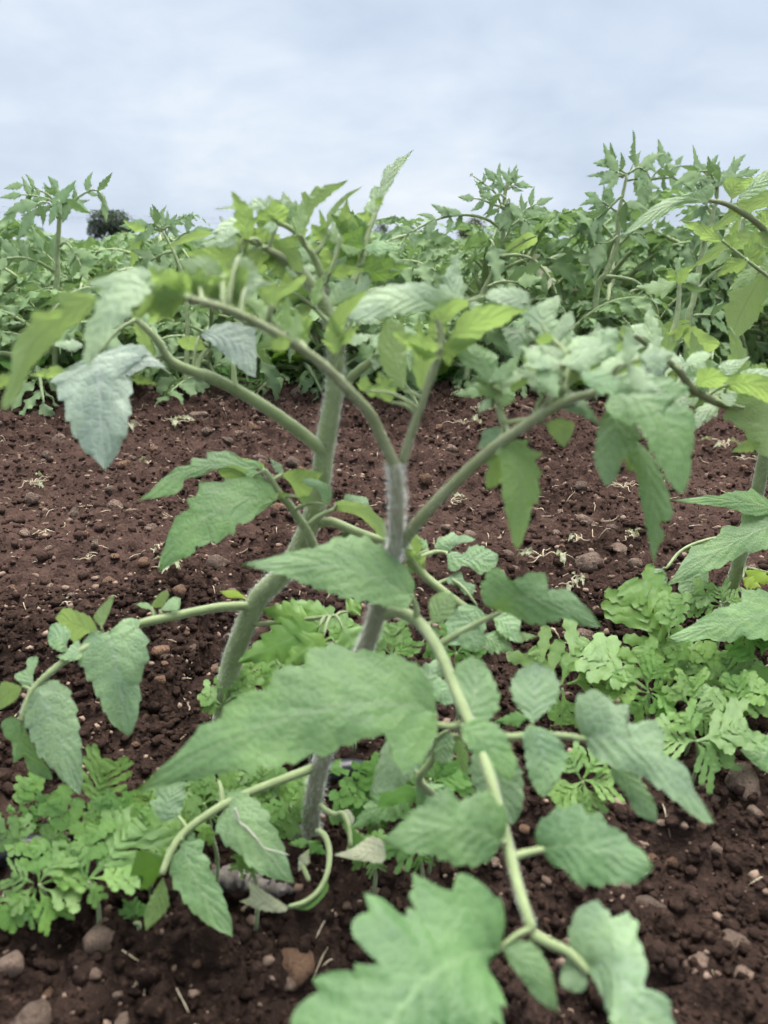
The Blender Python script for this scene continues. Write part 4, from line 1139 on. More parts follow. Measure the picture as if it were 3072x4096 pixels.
# leaflets on the upper side of the right stalk
L3 = A.leaf('T7', [(1540, 1010, .332), (1560, 880, .335), (1600, 780, .338), (1540, 640, .342), (1400, 520, .346)], (.0018, .0011))
A.T(L3, 'T7', (1640, 765), (1192, 655), [(1550, 650), (1400, 608), (1300, 608)], [(1500, 755), (1400, 722), (1300, 692)], .338, .332, mat='pale')
A.T(L3, 'T7', (1412, 740), (1090, 1000), [(1300, 682), (1205, 690), (1212, 820), (1218, 900), (1095, 930)], [(1400, 795), (1325, 872), (1240, 932), (1160, 992)], .342, .338, u=1, mat='yng')
A.T(L3, 'T7', (1442, 758), (1432, 1026), [(1362, 800), (1362, 900), (1390, 980)], [(1500, 800), (1520, 860), (1502, 960)], .352, .348, mat='pale', rows=40)
A.T(L3, 'T7', (1230, 450), (1125, 742), [(1030, 455), (1055, 560), (1088, 650)], [(1310, 530), (1242, 602), (1172, 682)], .358, .352, mat='pale', rows=40)
A.T(L3, 'T7', (1275, 285), (868, 200), [(1245, 160), (1130, 106), (1000, 115), (920, 130)], [(1200, 292), (1000, 245)], .355, .35, mat='pale')
A.T(L3, 'T7', (1395, 525), (1535, 168), [(1300, 462), (1195, 350), (1200, 308), (1300, 268), (1400, 218)], [(1480, 480), (1490, 370), (1515, 260)], .346, .352, mat='pale')
A.T(L3, 'T7', (1500, 585), (1622, 318), [(1455, 540), (1500, 420), (1560, 338)], [(1562, 505), (1645, 430), (1645, 375)], .343, .348, mat='pale')
A.T(L3, 'T7', (1505, 612), (1300, 560), [(1440, 515), (1380, 508)], [(1430, 628), (1350, 610)], .345, .34, u=1, mat='yng', rows=18)
A.T(L3, 'T8', (375, 570), (-90, 640), [(250, 538), (80, 528), (0, 540)], [(300, 612), (150, 652), (0, 662)], .345, .335, mat='pale', rows=40)
A.Pm(L3, 'T8', (385, 490), (95, 515), 90, .35, mat='pale')
A.T(L3, 'T8', (565, 675), (190, 852), [(450, 648), (330, 698), (228, 760)], [(505, 742), (400, 802), (300, 842)], .345, .33, mat='pale', rows=40)
A.Pm(L3, 'T8', (570, 740), (350, 862), 95, .348, u=1, mat='yng')
A.Pm(L3, 'T8', (480, 600), (240, 640), 90, .35, u=1, mat='yng')
A.Pm(L3, 'T8', (0, 780), (170, 900), 130, .345, mat='pale')
A.Pm(L3, 'T8', (240, 930), (30, 900), 80, .335, u=1, mat='yng')

# upper leaves of plant A's neighbour shoot and of plant B are further down
# low leaf of A to the left, with the leaf-miner trail, and the curling withered leaf at the stem's foot
L = A.leaf('V5', [(1350, 835, .462), (1230, 880, .452), (1100, 930, .442), (960, 995, .43), (810, 1100, .42), (740, 1190, .412), (700, 1290, .405)], (.0028, .0016))
A.T(L, 'V5', (975, 1000), (1272, 1330), [(980, 950), (1020, 935), (1090, 955), (1120, 990), (1160, 1020), (1165, 1060), (1200, 1110), (1225, 1170), (1245, 1240)], [(935, 1070), (940, 1120), (990, 1180), (1030, 1200), (1070, 1250), (1140, 1300), (1220, 1320)], .43, .41, mat='old', cols=7, rows=60)
tr_ = [(370, 395), (395, 460), (415, 520), (470, 560), (520, 615), (565, 660), (610, 720), (650, 750), (740, 770), (835, 800)]
A.tube('leaf_miner_trail', 'X6', [(x, y, .43 - .02 * (x - 340) / 560 - .0052) for x, y in tr_], (.0008, .0004, .0006, .0003, .0005, .0003), 'trail', parent=L, n=6)
A.T(L, 'V7', (790, 500), (1005, 920), [(880, 500), (875, 545), (900, 580), (915, 640), (950, 700), (975, 770), (1000, 850)], [(775, 540), (733, 590), (750, 700), (780, 735), (800, 775), (850, 830), (930, 885)], .415, .395, mat='old', cols=7, rows=60)
A.Pm(L, 'V7', (800, 540), (835, 465), 105, .416, mat='old')
A.T(L, 'V7', (720, 580), (560, 660), [(670, 560), (600, 545), (575, 600)], [(700, 640), (640, 710), (605, 715), (620, 660)], .41, .41, u=1, mat='weedd', rows=40)
A.T(L, 'V7', (705, 660), (632, 895), [(660, 730), (632, 790), (622, 840)], [(725, 730), (728, 790), (680, 850)], .405, .40, u=1, mat='yng', rows=40)
A.T(L, 'V5', (772, 1045), (800, 895), [(700, 1065), (650, 985), (680, 960), (665, 930), (700, 890)], [(790, 1000), (800, 950)], .424, .435, mat='blue', rows=40)
A.leaf('V5', [(960, 985, .432), (955, 930, .436), (945, 890, .44)], (.0014, .001))
L = A.leaf('X6', [(1090, 590, .452), (1150, 640, .447), (1185, 760, .44), (1175, 930, .432), (1100, 1100, .425), (980, 1200, .420), (840, 1245, .416)], (.0019, .0012))
A.T(L, 'X6', (835, 1245), (415, 1200), [(700, 1160), (580, 1080), (510, 1030), (480, 1050), (510, 1150)], [(800, 1290), (680, 1290), (550, 1260)], .416, .42, mat='dry', rows=40)
A.T(L, 'X6', (1150, 1000), (850, 1260), [(1180, 1080), (1120, 1180), (1000, 1270)], [(1110, 1090), (1020, 1190), (920, 1240)], .428, .418, mat='weedd', rows=40)
L = A.leaf('X6', [(1110, 370, .468), (1170, 420, .462), (1240, 450, .458), (1300, 440, .455), (1350, 540, .45), (1370, 720, .445)], (.0018, .0013))
A.T(L, 'X6', (1290, 420), (1390, 540), [(1350, 405), (1400, 480)], [(1300, 480), (1340, 535)], .455, .45, mat='dry', rows=16)
A.T(L, 'X6', (1360, 540), (1400, 770), [(1430, 600), (1490, 700), (1460, 760)], [(1360, 620), (1355, 740)], .45, .445, mat='weedd', rows=18)
L = A.leaf('X6', [(1030, 760, .452), (950, 850, .447), (1010, 1020, .44)], (.0016, .0013))
A.Pm(L, 'X6', (1000, 780), (920, 940), 110, .447, mat='dry')
A.Pm(L, 'X6', (1010, 680), (1160, 800), 120, .45, mat='weedd')
A.Pm(L, 'X6', (1010, 690), (830, 700), 90, .45, mat='weedd')

# ------------------------------------------------------------------ front plant B: the leaning stem left of it
B = Plant('tomato_plant', G('V0', 478, 1690), label='tomato plant left of centre with thick leaning stem bent near the ground', cat='tomato plant', group='tomato plants in the near row')
B.tube('stem', 'V0', [(478, 1700, .555), (478, 1600, .55), (492, 1470, .54), (520, 1375, .53), (560, 1290, .52), (615, 1235, .508), (662, 1150, .495), (690, 1060, .485), (702, 960, .475), (716, 880, .467), (725, 790, .46), (718, 710, .452), (690, 640, .445), (640, 575, .438), (600, 548, .432)],
       (.0070, .0068, .0062, .0056, .0042, .0018), 'stem', n=14, ridged=.04, hair=9000)
L = B.leaf('V5', [(1095, 150, .522), (1060, 135, .518), (960, 138, .51), (860, 155, .503), (700, 188, .49), (600, 212, .482), (470, 262, .472), (380, 310, .465), (280, 370, .458), (155, 480, .45), (108, 570, .446), (92, 630, .444)], (.0032, .0026, .0016), hair=1000)
B.T(L, 'V5', (462, 252), (552, 697), [(400, 242), (360, 290), (344, 370), (375, 440), (420, 520), (460, 610), (505, 662)], [(500, 220), (550, 184), (592, 195), (612, 230), (638, 300), (636, 380), (606, 450), (607, 540), (592, 620), (572, 680)], .468, .45, mat='blue', cols=7, rows=60)
B.T(L, 'V5', (158, 482), (347, 952), [(112, 570), (104, 620), (130, 700), (170, 780), (230, 842), (285, 902)], [(210, 453), (272, 470), (312, 520), (332, 590), (346, 690), (357, 800), (357, 890)], .449, .43, mat='blue', cols=7, rows=60)
B.T(L, 'V5', (95, 622), (226, 885), [(40, 612), (8, 640), (15, 690), (52, 730), (60, 812), (100, 772), (120, 842), (175, 875)], [(125, 700), (175, 785), (220, 850)], .447, .452, mat='old', rows=60)
B.T(L, 'V5', (428, 245), (238, 182), [(390, 182), (330, 155), (280, 143)], [(380, 252), (320, 292), (288, 250), (258, 212)], .468, .474, u=1, mat='yng', rows=40)
B.T(L, 'V5', (438, 225), (491, 83), [(402, 182), (440, 130)], [(455, 200), (485, 130)], .468, .475, u=1, mat='yng', rows=16)
B.T(L, 'V5', (292, 335), (203, 272), [(288, 300), (307, 250), (270, 213), (222, 215)], [(250, 328), (214, 302)], .459, .462, mat='blue', rows=18)
B.T(L, 'V5', (352, 325), (238, 352), [(340, 280), (300, 310), (282, 338)], [(352, 360), (300, 372)], .462, .455, mat='blue', rows=16)
B.T(L, 'V5', (150, 482), (132, 354), [(90, 472), (64, 430), (114, 410), (114, 370)], [(142, 440), (166, 358)], .45, .458, mat='blue', rows=18)
B.T(L, 'V5', (97, 482), (-30, 590), [(40, 463), (0, 470)], [(75, 532), (20, 572)], .449, .44, u=1, mat='yng', rows=16)
B.T(L, 'V5', (688, 186), (580, 124), [(645, 124), (610, 120)], [(655, 152), (615, 142)], .49, .495, u=0, mat='old', rows=14)
B.T(L, 'V5', (655, 140), (722, 64), [(660, 120), (690, 80)], [(700, 135), (728, 90)], .49, .497, u=1, mat='yng', rows=14)
B.T(L, 'V5', (690, 152), (780, 130), [(735, 102), (778, 98)], [(740, 156), (770, 150)], .49, .495, mat='blue', rows=14)
B.T(L, 'V5', (1082, 115), (948, 70), [(1020, 66), (980, 68)], [(1045, 100), (990, 98)], .522, .52, mat='lime', rows=14)
# middle leaf, to the left of the stem
L = B.leaf('V3', [(1365, 760, .488), (1330, 680, .48), (1290, 620, .474), (1250, 560, .468), (1205, 510, .463), (1170, 450, .46), (1140, 410, .458)], (.0030, .0024, .0016), hair=600)
B.T(L, 'V3', (1187, 545), (685, 852), [(1188, 505), (1150, 448), (1090, 408), (1050, 435), (1000, 450), (920, 458), (860, 474), (848, 520), (808, 540), (818, 572), (780, 600), (740, 650), (718, 720), (692, 790)], [(1168, 562), (1110, 605), (1090, 627), (1022, 650), (1010, 682), (930, 722), (850, 742), (840, 767), (770, 802)], .456, .43, mat='old', cols=8, rows=60)
B.T(L, 'V3', (1150, 420), (594, 543), [(1110, 370), (1060, 368), (1000, 333), (900, 333), (890, 360), (830, 360), (820, 385), (760, 400), (738, 420), (700, 450), (650, 500)], [(1110, 402), (1080, 442), (1000, 402), (920, 412), (880, 432), (800, 452), (780, 502), (700, 527)], .464, .45, mat='old', cols=7, rows=60)
B.T(L, 'X3', (490, 490), (215, 370), [(460, 390), (380, 355), (280, 352)], [(440, 500), (330, 470), (250, 440)], .46, .458, u=1, mat='yng', rows=40)
B.T(L, 'X3', (615, 390), (320, 300), [(620, 340), (520, 300), (420, 285)], [(560, 380), (440, 370), (340, 350)], .468, .466, u=1, mat='yng', rows=40)
B.T(L, 'X3', (775, 440), (1125, 415), [(830, 395), (950, 378), (1060, 400)], [(830, 480), (880, 560), (925, 640), (1010, 610), (1060, 520)], .462, .455, u=1, mat='yng', rows=40)
B.T(L, 'X3', (1190, 690), (955, 470), [(1210, 610), (1190, 530), (1100, 480), (1010, 460)], [(1130, 650), (1080, 560), (990, 520)], .456, .45, mat='blue', rows=40)
B.T(L, 'X3', (925, 625), (965, 700), [(1000, 610), (1050, 625)], [(935, 660)], .455, .452, u=1, mat='yng', rows=12)
B.Pm(L, 'X3', (790, 420), (670, 290), 80, .466, mat='blue')
B.Pm(L, 'X3', (720, 610), (850, 600), 60, .46, u=1, mat='yng')
L2 = B.leaf('V3', [(1335, 645, .474), (1380, 610, .472), (1440, 582, .470)], (.0018, .0014))
B.T(L2, 'X3', (1245, 690), (1690, 980), [(1260, 655), (1400, 665), (1530, 700), (1590, 770), (1659, 830)], [(1260, 740), (1360, 760), (1460, 800), (1560, 890), (1620, 960)], .47, .455, u=1, mat='yng', rows=60)
B.T(L2, 'X3', (1310, 650), (1530, 690), [(1330, 600), (1420, 612), (1510, 630)], [(1400, 680), (1480, 700)], .473, .47, mat='blue', rows=16)
L2 = B.leaf('X3', [(1110, 850, .492), (1200, 835, .488), (1300, 870, .484), (1420, 920, .48), (1560, 970, .476), (1680, 1000, .474)], (.0030, .0024))
B.Pm(L2, 'X3', (1400, 960), (1210, 1010), 120, .482, mat='old')
# low right branch of B behind plant A, with grey green leaves
L = B.leaf('V4', [(60, 640, .50), (110, 770, .50), (160, 850, .50), (220, 905, .498), (310, 975, .494), (390, 1030, .49), (430, 1060, .488)], (.0030, .0024))
B.Pm(L, 'X4', (330, 1290), (190, 1050), 190, .50, u=1, mat='yng')
B.Pm(L, 'X4', (290, 1130), (240, 870), 120, .505, u=1, mat='yng')
B.Pm(L, 'X4', (380, 1080), (240, 940), 90, .505, mat='blue')
L2 = B.leaf('X4', [(300, 1150, .50), (380, 1115, .503), (460, 1095, .506), (545, 1105, .508)], (.0017, .0012))
B.T(L2, 'X4', (560, 1100), (790, 985), [(450, 1060), (460, 990), (530, 960), (590, 925), (650, 960), (700, 945)], [(600, 1060), (660, 1020), (750, 1010)], .508, .515, mat='blue', rows=40)
B.T(L2, 'X4', (545, 1120), (990, 1125), [(600, 1090), (690, 1110), (740, 1050), (830, 1040), (900, 1070)], [(560, 1250), (640, 1255), (680, 1215), (760, 1240), (830, 1290), (960, 1220)], .505, .50, mat='blue', rows=60)
L2 = B.leaf('V4', [(225, 905, .498), (262, 888, .50), (290, 880, .50)], (.0014, .001))
B.T(L2, 'V4', (280, 870), (388, 945), [(330, 850), (350, 890), (392, 905)], [(270, 895), (320, 915), (350, 950)], .50, .495, mat='blue', rows=40)
B.T(L2, 'V6', (400, 130), (270, 300), [(340, 130), (300, 160), (268, 200), (275, 250)], [(440, 180), (430, 250), (370, 300)], .487, .475, mat='blue', rows=40)
B.T(L2, 'V6', (470, 180), (598, 295), [(540, 150), (590, 200), (585, 250)], [(490, 240), (540, 280)], .485, .475, mat='blue', rows=40)
B.Pm(L2, 'V6', (560, 270), (662, 265), 45, .48, mat='yng')
B.Pm(L2, 'V6', (430, 260), (560, 330), 110, .48, mat='old')
# bright lower leaf of B
L = B.leaf('V5', [(1090, 215, .525), (1200, 205, .52), (1330, 190, .515), (1450, 175, .51)], (.0018, .0012))
B.Pm(L, 'V5', (1380, 220), (1026, 378), 190, .50, mat='weed', teeth=7, amp=.35)
B.Pm(L, 'V5', (1400, 260), (1230, 390), 160, .495, mat='weed', teeth=5, amp=.35)
B.Pm(L, 'V5', (1330, 185), (1130, 150), 130, .515, mat='weed', teeth=5, amp=.35)
B.Pm(L, 'V5', (1420, 180), (1250, 110), 90, .52, mat='weed', teeth=5, amp=.3)
B.Pm(L, 'V5', (1500, 160), (1560, 110), 90, .52, mat='weed', teeth=5, amp=.3)
B.Pm(L, 'V5', (1480, 230), (1560, 330), 170, .50, mat='weed', teeth=5, amp=.3)
# upper left leaf of B: the silvery hanging leaflet
L = B.leaf('V3', [(1395, 330, .474), (1340, 280, .466), (1200, 175, .455), (1050, 80, .443), (900, 5, .432), (850, -10, .428), (740, -58, .42), (690, -135, .415), (640, -195, .412), (588, -240, .41)], (.0040, .0032, .0014), hair=900)
B.T(L, 'V1', (430, 985), (456, 1492), [(330, 1028), (234, 1095), (250, 1160), (280, 1230), (300, 1300), (350, 1390), (410, 1445)], [(520, 962), (600, 950), (625, 1000), (577, 1060), (566, 1150), (562, 1250), (546, 1330), (506, 1422)], .40, .385, mat='silver', cols=8, rows=60, relief=.002)
B.T(L, 'T5', (870, 740), (1492, 838), [(950, 642), (1100, 600), (1240, 610), (1300, 680), (1400, 770)], [(1000, 860), (1110, 872), (1250, 802), (1300, 790), (1430, 812)], .404, .40, mat='silver', rows=60)
B.T(L, 'T6', (60, 525), (552, 888), [(200, 430), (380, 410), (540, 470), (552, 600), (558, 750)], [(160, 582), (250, 662), (350, 752), (450, 842)], .43, .42, mat='silver', cols=7, rows=60, relief=.002)
L2 = B.leaf('T6', [(30, 850, .428), (60, 740, .43), (120, 650, .432)], (.0018, .0012))
B.T(L2, 'T6', (125, 640), (-140, 560), [(60, 545), (-40, 530)], [(60, 650), (-60, 640)], .432, .43, u=1, mat='yng', rows=18)
B.Pm(L, 'T5', (590, 830), (262, 862), 115, .408, u=1, mat='yng')
B.Pm(L, 'T5', (1130, 880), (1365, 945), 85, .41, u=1, mat='yng')
B.Pm(L, 'T5', (720, 610), (440, 600), 100, .415, u=0, mat='pale')
B.Pm(L, 'T5', (1330, 780), (1130, 290), 120, .42, u=1, mat='yng')
L2 = B.leaf('T6', [(372, 985, .438), (365, 880, .44), (358, 770, .442)], (.0018, .0012))
B.Pm(L2, 'T6', (350, 770), (230, 740), 80, .442, mat='old')
# B's right stalk behind A and its crown
L = B.leaf('T6', [(1240, 1060, .468), (1330, 930, .465), (1450, 820, .462), (1570, 730, .46), (1680, 640, .455), (1760, 560, .45)], (.0030, .0022))
B.Pm(L, 'T7', (60, 620), (-150, 540), 200, .452, mat='pale'); B.Pm(L, 'T7', (100, 560), (220, 700), 180, .45, mat='old')
B.Pm(L, 'T6', (1560, 730), (1420, 560), 140, .46, mat='old'); B.Pm(L, 'T6', (1610, 680), (1580, 830), 130, .455, mat='pale')
L = B.leaf('T2', [(880, 985, .432), (740, 900, .43), (600, 835, .428), (500, 780, .426), (430, 740, .424)], (.0022, .0010), 'stalk')
B.T(L, 'T2', (410, 880), (-70, 892), [(330, 850), (200, 828), (80, 850)], [(340, 960), (270, 1080), (180, 1090), (130, 960), (40, 930)], .42, .41, u=1, mat='yng')
B.T(L, 'T2', (540, 600), (200, 782), [(430, 558), (300, 600), (205, 680)], [(480, 662), (380, 722), (280, 784)], .42, .41, mat='pale', rows=40)
B.T(L, 'T2', (205, 715), (-230, 850), [(100, 690), (0, 705), (-130, 780)], [(110, 762), (0, 785), (-130, 825)], .412, .405, u=1, mat='yng', rows=40)
B.Pm(L, 'T2', (530, 650), (395, 880), 190, .423, u=1, mat='yng'); B.Pm(L, 'T2', (650, 790), (500, 670), 160, .426, u=1, mat='yng')
B.T(L, 'T2', (690, 770), (965, 1065), [(800, 778), (905, 830), (945, 930)], [(720, 880), (800, 965), (880, 1040)], .43, .425, u=1, mat='yng', rows=40)
B.Pm(L, 'T2', (700, 880), (790, 1120), 210, .432, u=1, mat='yng'); B.Pm(L, 'T2', (450, 870), (560, 990), 160, .425, u=1, mat='yng')
B.Pm(L, 'T2', (740, 660), (600, 680), 110, .428, mat='pale')
L = B.leaf('T2', [(1190, 1290, .455), (1130, 1100, .45), (1040, 900, .445), (960, 790, .442), (890, 710, .44), (820, 660, .438), (750, 635, .436)], (.0024, .0013))
B.T(L, 'T2', (660, 530), (190, 512), [(625, 430), (520, 418), (508, 460), (400, 470)], [(560, 525), (400, 517)], .434, .425, mat='pale', rows=40)
B.T(L, 'T2', (700, 650), (720, 422), [(545, 600), (600, 530), (655, 490), (690, 435)], [(800, 620), (835, 520), (790, 470), (755, 440)], .436, .43, u=1, mat='yng')
B.Pm(L, 'T2', (680, 500), (665, 385), 110, .44, mat='pale'); B.Pm(L, 'T2', (790, 500), (790, 378), 100, .44, mat='pale')
B.T(L, 'T2', (900, 705), (830, 500), [(810, 640), (800, 560)], [(950, 620), (930, 540), (890, 480)], .44, .438, mat='old', rows=40)
L2 = B.leaf('T2', [(890, 710, .44), (930, 670, .441), (970, 620, .442)], (.0016, .001))
B.T(L2, 'T2', (940, 690), (1350, 258), [(935, 560), (955, 470), (948, 380), (975, 352), (1010, 402), (1022, 370), (1080, 308), (1112, 325), (1160, 298), (1250, 288), (1300, 288)], [(1000, 640), (1055, 515), (1085, 482), (1150, 432), (1230, 362), (1300, 312)], .442, .455, u=1, mat='yng', rows=60)
B.Pm(L2, 'T2', (960, 680), (890, 430), 90, .443, u=1, mat='yng')
L2 = B.leaf('T2', [(1050, 900, .446), (1100, 860, .446), (1140, 780, .447), (1170, 680, .447)], (.0017, .001))
B.T(L2, 'T2', (1165, 690), (1488, 308), [(1165, 560), (1200, 510), (1260, 440), (1350, 368), (1420, 338)], [(1210, 625), (1255, 522), (1335, 432), (1405, 370)], .447, .458, u=1, mat='yng', rows=60)
B.Pm(L2, 'T2', (1140, 780), (1030, 640), 150, .447, u=1, mat='yng'); B.Pm(L2, 'T2', (1160, 730), (1100, 510), 70, .447, u=1, mat='yng')
L = B.leaf('T2', [(1390, 1150, .462), (1440, 1020, .465), (1480, 900, .467), (1505, 780, .469), (1545, 650, .471), (1590, 545, .473)], (.0023, .0012))
B.T(L, 'T2', (1575, 590), (1914, -8), [(1488, 530), (1510, 450), (1542, 440), (1533, 370), (1590, 303), (1620, 332), (1640, 220), (1660, 168), (1699, 122), (1729, 130), (1769, 68), (1809, 60), (1859, 38)], [(1605, 545), (1642, 462), (1662, 402), (1709, 332), (1759, 232), (1809, 152), (1859, 82)], .473, .50, mat='old', rows=60)
B.Pm(L, 'T2', (1575, 600), (1418, 550), 110, .473, u=1, mat='yng'); B.Pm(L, 'T2', (1590, 480), (1650, 400), 80, .474, u=1, mat='yng')
B.T(L, 'T2', (1490, 790), (1370, 536), [(1400, 830), (1310, 720), (1330, 610)], [(1460, 720), (1420, 610)], .468, .465, u=1, mat='yng', rows=40)
B.T(L, 'T2', (1480, 720), (1215, 965), [(1340, 530), (1230, 560), (1190, 720), (1190, 850)], [(1330, 720), (1270, 800), (1235, 900)], .475, .47, mat='pale', rows=40)
B.Pm(L, 'T2', (1450, 930), (1290, 740), 170, .472, u=1, mat='yng'); B.Pm(L, 'T2', (1400, 1100), (1230, 930), 120, .466, u=1, mat='old')

# ------------------------------------------------------------------ front plant C at the right edge
C = Plant('tomato_plant', G('V0', 1568, 1335), label='tomato plant standing at the right edge among bright feathery weeds', cat='tomato plant', group='tomato plants in the near row')
C.tube('stem', 'V0', [(1568, 1345, .79), (1575, 1290, .785), (1600, 1200, .77), (1632, 1080, .745), (1662, 940, .72), (1700, 800, .70), (1730, 650, .69)], (.0068, .0062, .0052), 'stem', n=14, ridged=.04, hair=2500)
L = C.leaf('T4', [(1800, 1080, .69), (1720, 1000, .68), (1659, 940, .67), (1550, 835, .655), (1450, 765, .645), (1340, 702, .635), (1250, 668, .628), (1150, 652, .62)], (.0032, .0016), 'stalk')
C.T(L, 'T4', (1160, 655), (408, 952), [(1205, 560), (1180, 510), (1080, 548), (980, 590), (900, 618), (800, 630), (700, 680), (620, 740), (520, 820), (450, 900)], [(1080, 672), (950, 682), (850, 712), (760, 772), (680, 822), (560, 882), (470, 924)], .62, .595, mat='old', cols=7, rows=60)
C.T(L, 'T4', (1345, 645), (1540, 450), [(1265, 520), (1318, 448), (1400, 458)], [(1400, 610), (1485, 540)], .633, .63, u=1, mat='yng', rows=40)
C.T(L, 'T4', (1400, 640), (1760, 380), [(1450, 520), (1560, 440), (1635, 395)], [(1500, 640), (1620, 570), (1700, 480)], .64, .645, mat='old', rows=40)
C.T(L, 'T4', (1810, 600), (1105, 962), [(1659, 558), (1550, 580), (1440, 640), (1350, 692), (1285, 780), (1200, 862)], [(1690, 690), (1560, 732), (1420, 800), (1300, 868), (1200, 925)], .655, .63, u=1, mat='yng', cols=7, rows=60)
C.T(L, 'T4', (1810, 960), (1008, 1228), [(1700, 900), (1560, 925), (1480, 908), (1390, 918), (1400, 968), (1320, 958), (1240, 1010), (1150, 1080), (1080, 1150)], [(1659, 1052), (1500, 1064), (1380, 1084), (1250, 1134), (1130, 1192)], .67, .64, u=1, mat='yng', cols=7, rows=60)
C.Pm(L, 'T4', (1455, 785), (1275, 975), 150, .655, mat='pale')
C.Pm(L, 'T4', (1600, 880), (1720, 700), 180, .66, u=1, mat='yng')
L = C.leaf('T8', [(1750, 60, .70), (1700, 10, .69), (1645, -20, .68)], (.0024, .0018))
C.T(L, 'T8', (1640, -30), (1332, 582), [(1500, 20), (1400, 95), (1305, 150), (1330, 212), (1268, 280), (1290, 350), (1302, 420), (1320, 520)], [(1680, 80), (1645, 200), (1602, 322), (1522, 442), (1422, 522), (1365, 562)], .68, .665, u=1, mat='yng', cols=7, rows=60)
L = C.leaf('T8', [(1760, 1130, .60), (1600, 1180, .56), (1450, 1150, .53), (1280, 1120, .505), (1100, 1040, .485), (980, 960, .47), (900, 830, .46), (760, 720, .452), (640, 620, .445), (510, 525, .44)], (.0034, .0026, .0014), 'stalk')
C.T(L, 'T8', (510, 490), (368, 505), [(470, 450), (400, 430)], [(480, 530), (410, 545)], .44, .435, u=1, mat='yng', rows=16)
C.T(L, 'T8', (520, 500), (620, 405), [(470, 440), (560, 420)], [(580, 510), (622, 470)], .44, .445, mat='pale', rows=16)
C.Pm(L, 'T8', (785, 815), (598, 832), 110, .453, mat='pale')
C.T(L, 'T8', (930, 785), (1178, 678), [(990, 690), (1080, 658)], [(1020, 780), (1120, 740)], .46, .465, mat='pale', rows=18)
C.T(L, 'T8', (1285, 865), (1508, 698), [(1228, 795), (1300, 738), (1420, 728)], [(1345, 862), (1425, 795)], .475, .48, mat='pale', rows=40)
C.T(L, 'T8', (1040, 955), (1315, 885), [(1045, 830), (1150, 798), (1255, 830)], [(1130, 975), (1250, 965)], .472, .465, u=1, mat='yng', rows=40)
C.T(L, 'T8', (1315, 950), (1860, 1150), [(1300, 878), (1500, 848), (1680, 900)], [(1400, 1010), (1530, 1048), (1680, 1115)], .48, .47, u=1, mat='yng', rows=40)
C.T(L, 'T8', (1380, 890), (1800, 900), [(1450, 825), (1560, 808), (1680, 820)], [(1500, 930), (1650, 945)], .49, .485, mat='pale', rows=40)
C.T(L, 'V4', (1700, 55), (1710, 385), [(1590, 60), (1520, 85), (1472, 180), (1540, 232), (1600, 322), (1655, 355)], [(1780, 100), (1800, 250)], .50, .485, u=1, mat='yng', rows=60)
C.Pm(L, 'V4', (1625, 290), (1498, 332), 60, .49, u=1, mat='yng')
C.T(L, 'T8', (1300, 1130), (1385, 1005), [(1255, 1080), (1265, 1000)], [(1350, 1130), (1392, 1060)], .49, .495, mat='pale', rows=16)
C.Pm(L, 'T8', (890, 850), (760, 920), 110, .46, u=1, mat='yng'); C.Pm(L, 'T8', (1060, 1010), (960, 1060), 70, .475, u=1, mat='yng')
C.Pm(L, 'T8', (930, 830), (1050, 870), 90, .462, mat='old')
L = C.leaf('V4', [(1680, 330, .735), (1720, 480, .72), (1740, 590, .71)], (.0026, .0018))
C.T(L, 'V4', (1730, 590), (1238, 540), [(1600, 498), (1560, 500), (1490, 505), (1450, 520), (1400, 518), (1340, 530)], [(1600, 608), (1500, 578), (1400, 562), (1300, 552)], .71, .69, mat='old', rows=60)
C.T(L, 'V4', (1730, 625), (1218, 908), [(1640, 600), (1550, 600), (1540, 650), (1480, 650), (1440, 690), (1410, 720), (1340, 740), (1300, 790), (1258, 860)], [(1659, 745), (1550, 775), (1450, 832), (1350, 864), (1280, 894)], .705, .67, mat='old', cols=7, rows=60)
C.T(L, 'V4', (1770, 1005), (1222, 1138), [(1690, 950), (1600, 924), (1545, 940), (1540, 980), (1470, 1000), (1400, 1030), (1330, 1080), (1270, 1110)], [(1700, 1125), (1600, 1142), (1550, 1130), (1500, 1152), (1450, 1152), (1400, 1142), (1320, 1152), (1268, 1157)], .62, .58, mat='big', cols=7, rows=60)
L = C.leaf('V4', [(1500, 700, .765), (1400, 712, .755), (1290, 755, .745), (1220, 835, .73)], (.0020, .0014))
C.T(L, 'V4', (1205, 835), (1150, 1010), [(1140, 845), (1128, 910), (1135, 970)], [(1225, 880), (1205, 950)], .73, .72, mat='blue', rows=40)
C.T(L, 'V4', (1400, 830), (1290, 950), [(1300, 860), (1270, 920)], [(1400, 900), (1350, 940)], .735, .72, mat='old', rows=18)
C.Pm(L, 'V4', (1480, 730), (1280, 760), 60, .75, mat='yng')
L = C.leaf('V4', [(1540, 830, .77), (1600, 840, .765), (1680, 860, .76)], (.0018, .0013))
C.Pm(L, 'V4', (1560, 850), (1720, 910), 60, .755, mat='lime'); C.Pm(L, 'V4', (1550, 880), (1630, 920), 60, .75, mat='lime')
L = C.leaf('V6', [(1540, 60, .77), (1680, 200, .70), (1740, 400, .62), (1730, 690, .55)], (.0024, .0016))
C.T(L, 'V6', (1720, 400), (1443, 603), [(1600, 393), (1560, 430), (1510, 490), (1458, 560)], [(1680, 590), (1590, 614), (1520, 604)], .61, .59, u=1, mat='weedd', rows=40)
C.T(L, 'V6', (1720, 690), (1538, 758), [(1640, 690), (1570, 720)], [(1690, 850), (1630, 840), (1570, 790)], .55, .54, mat='old', rows=40)


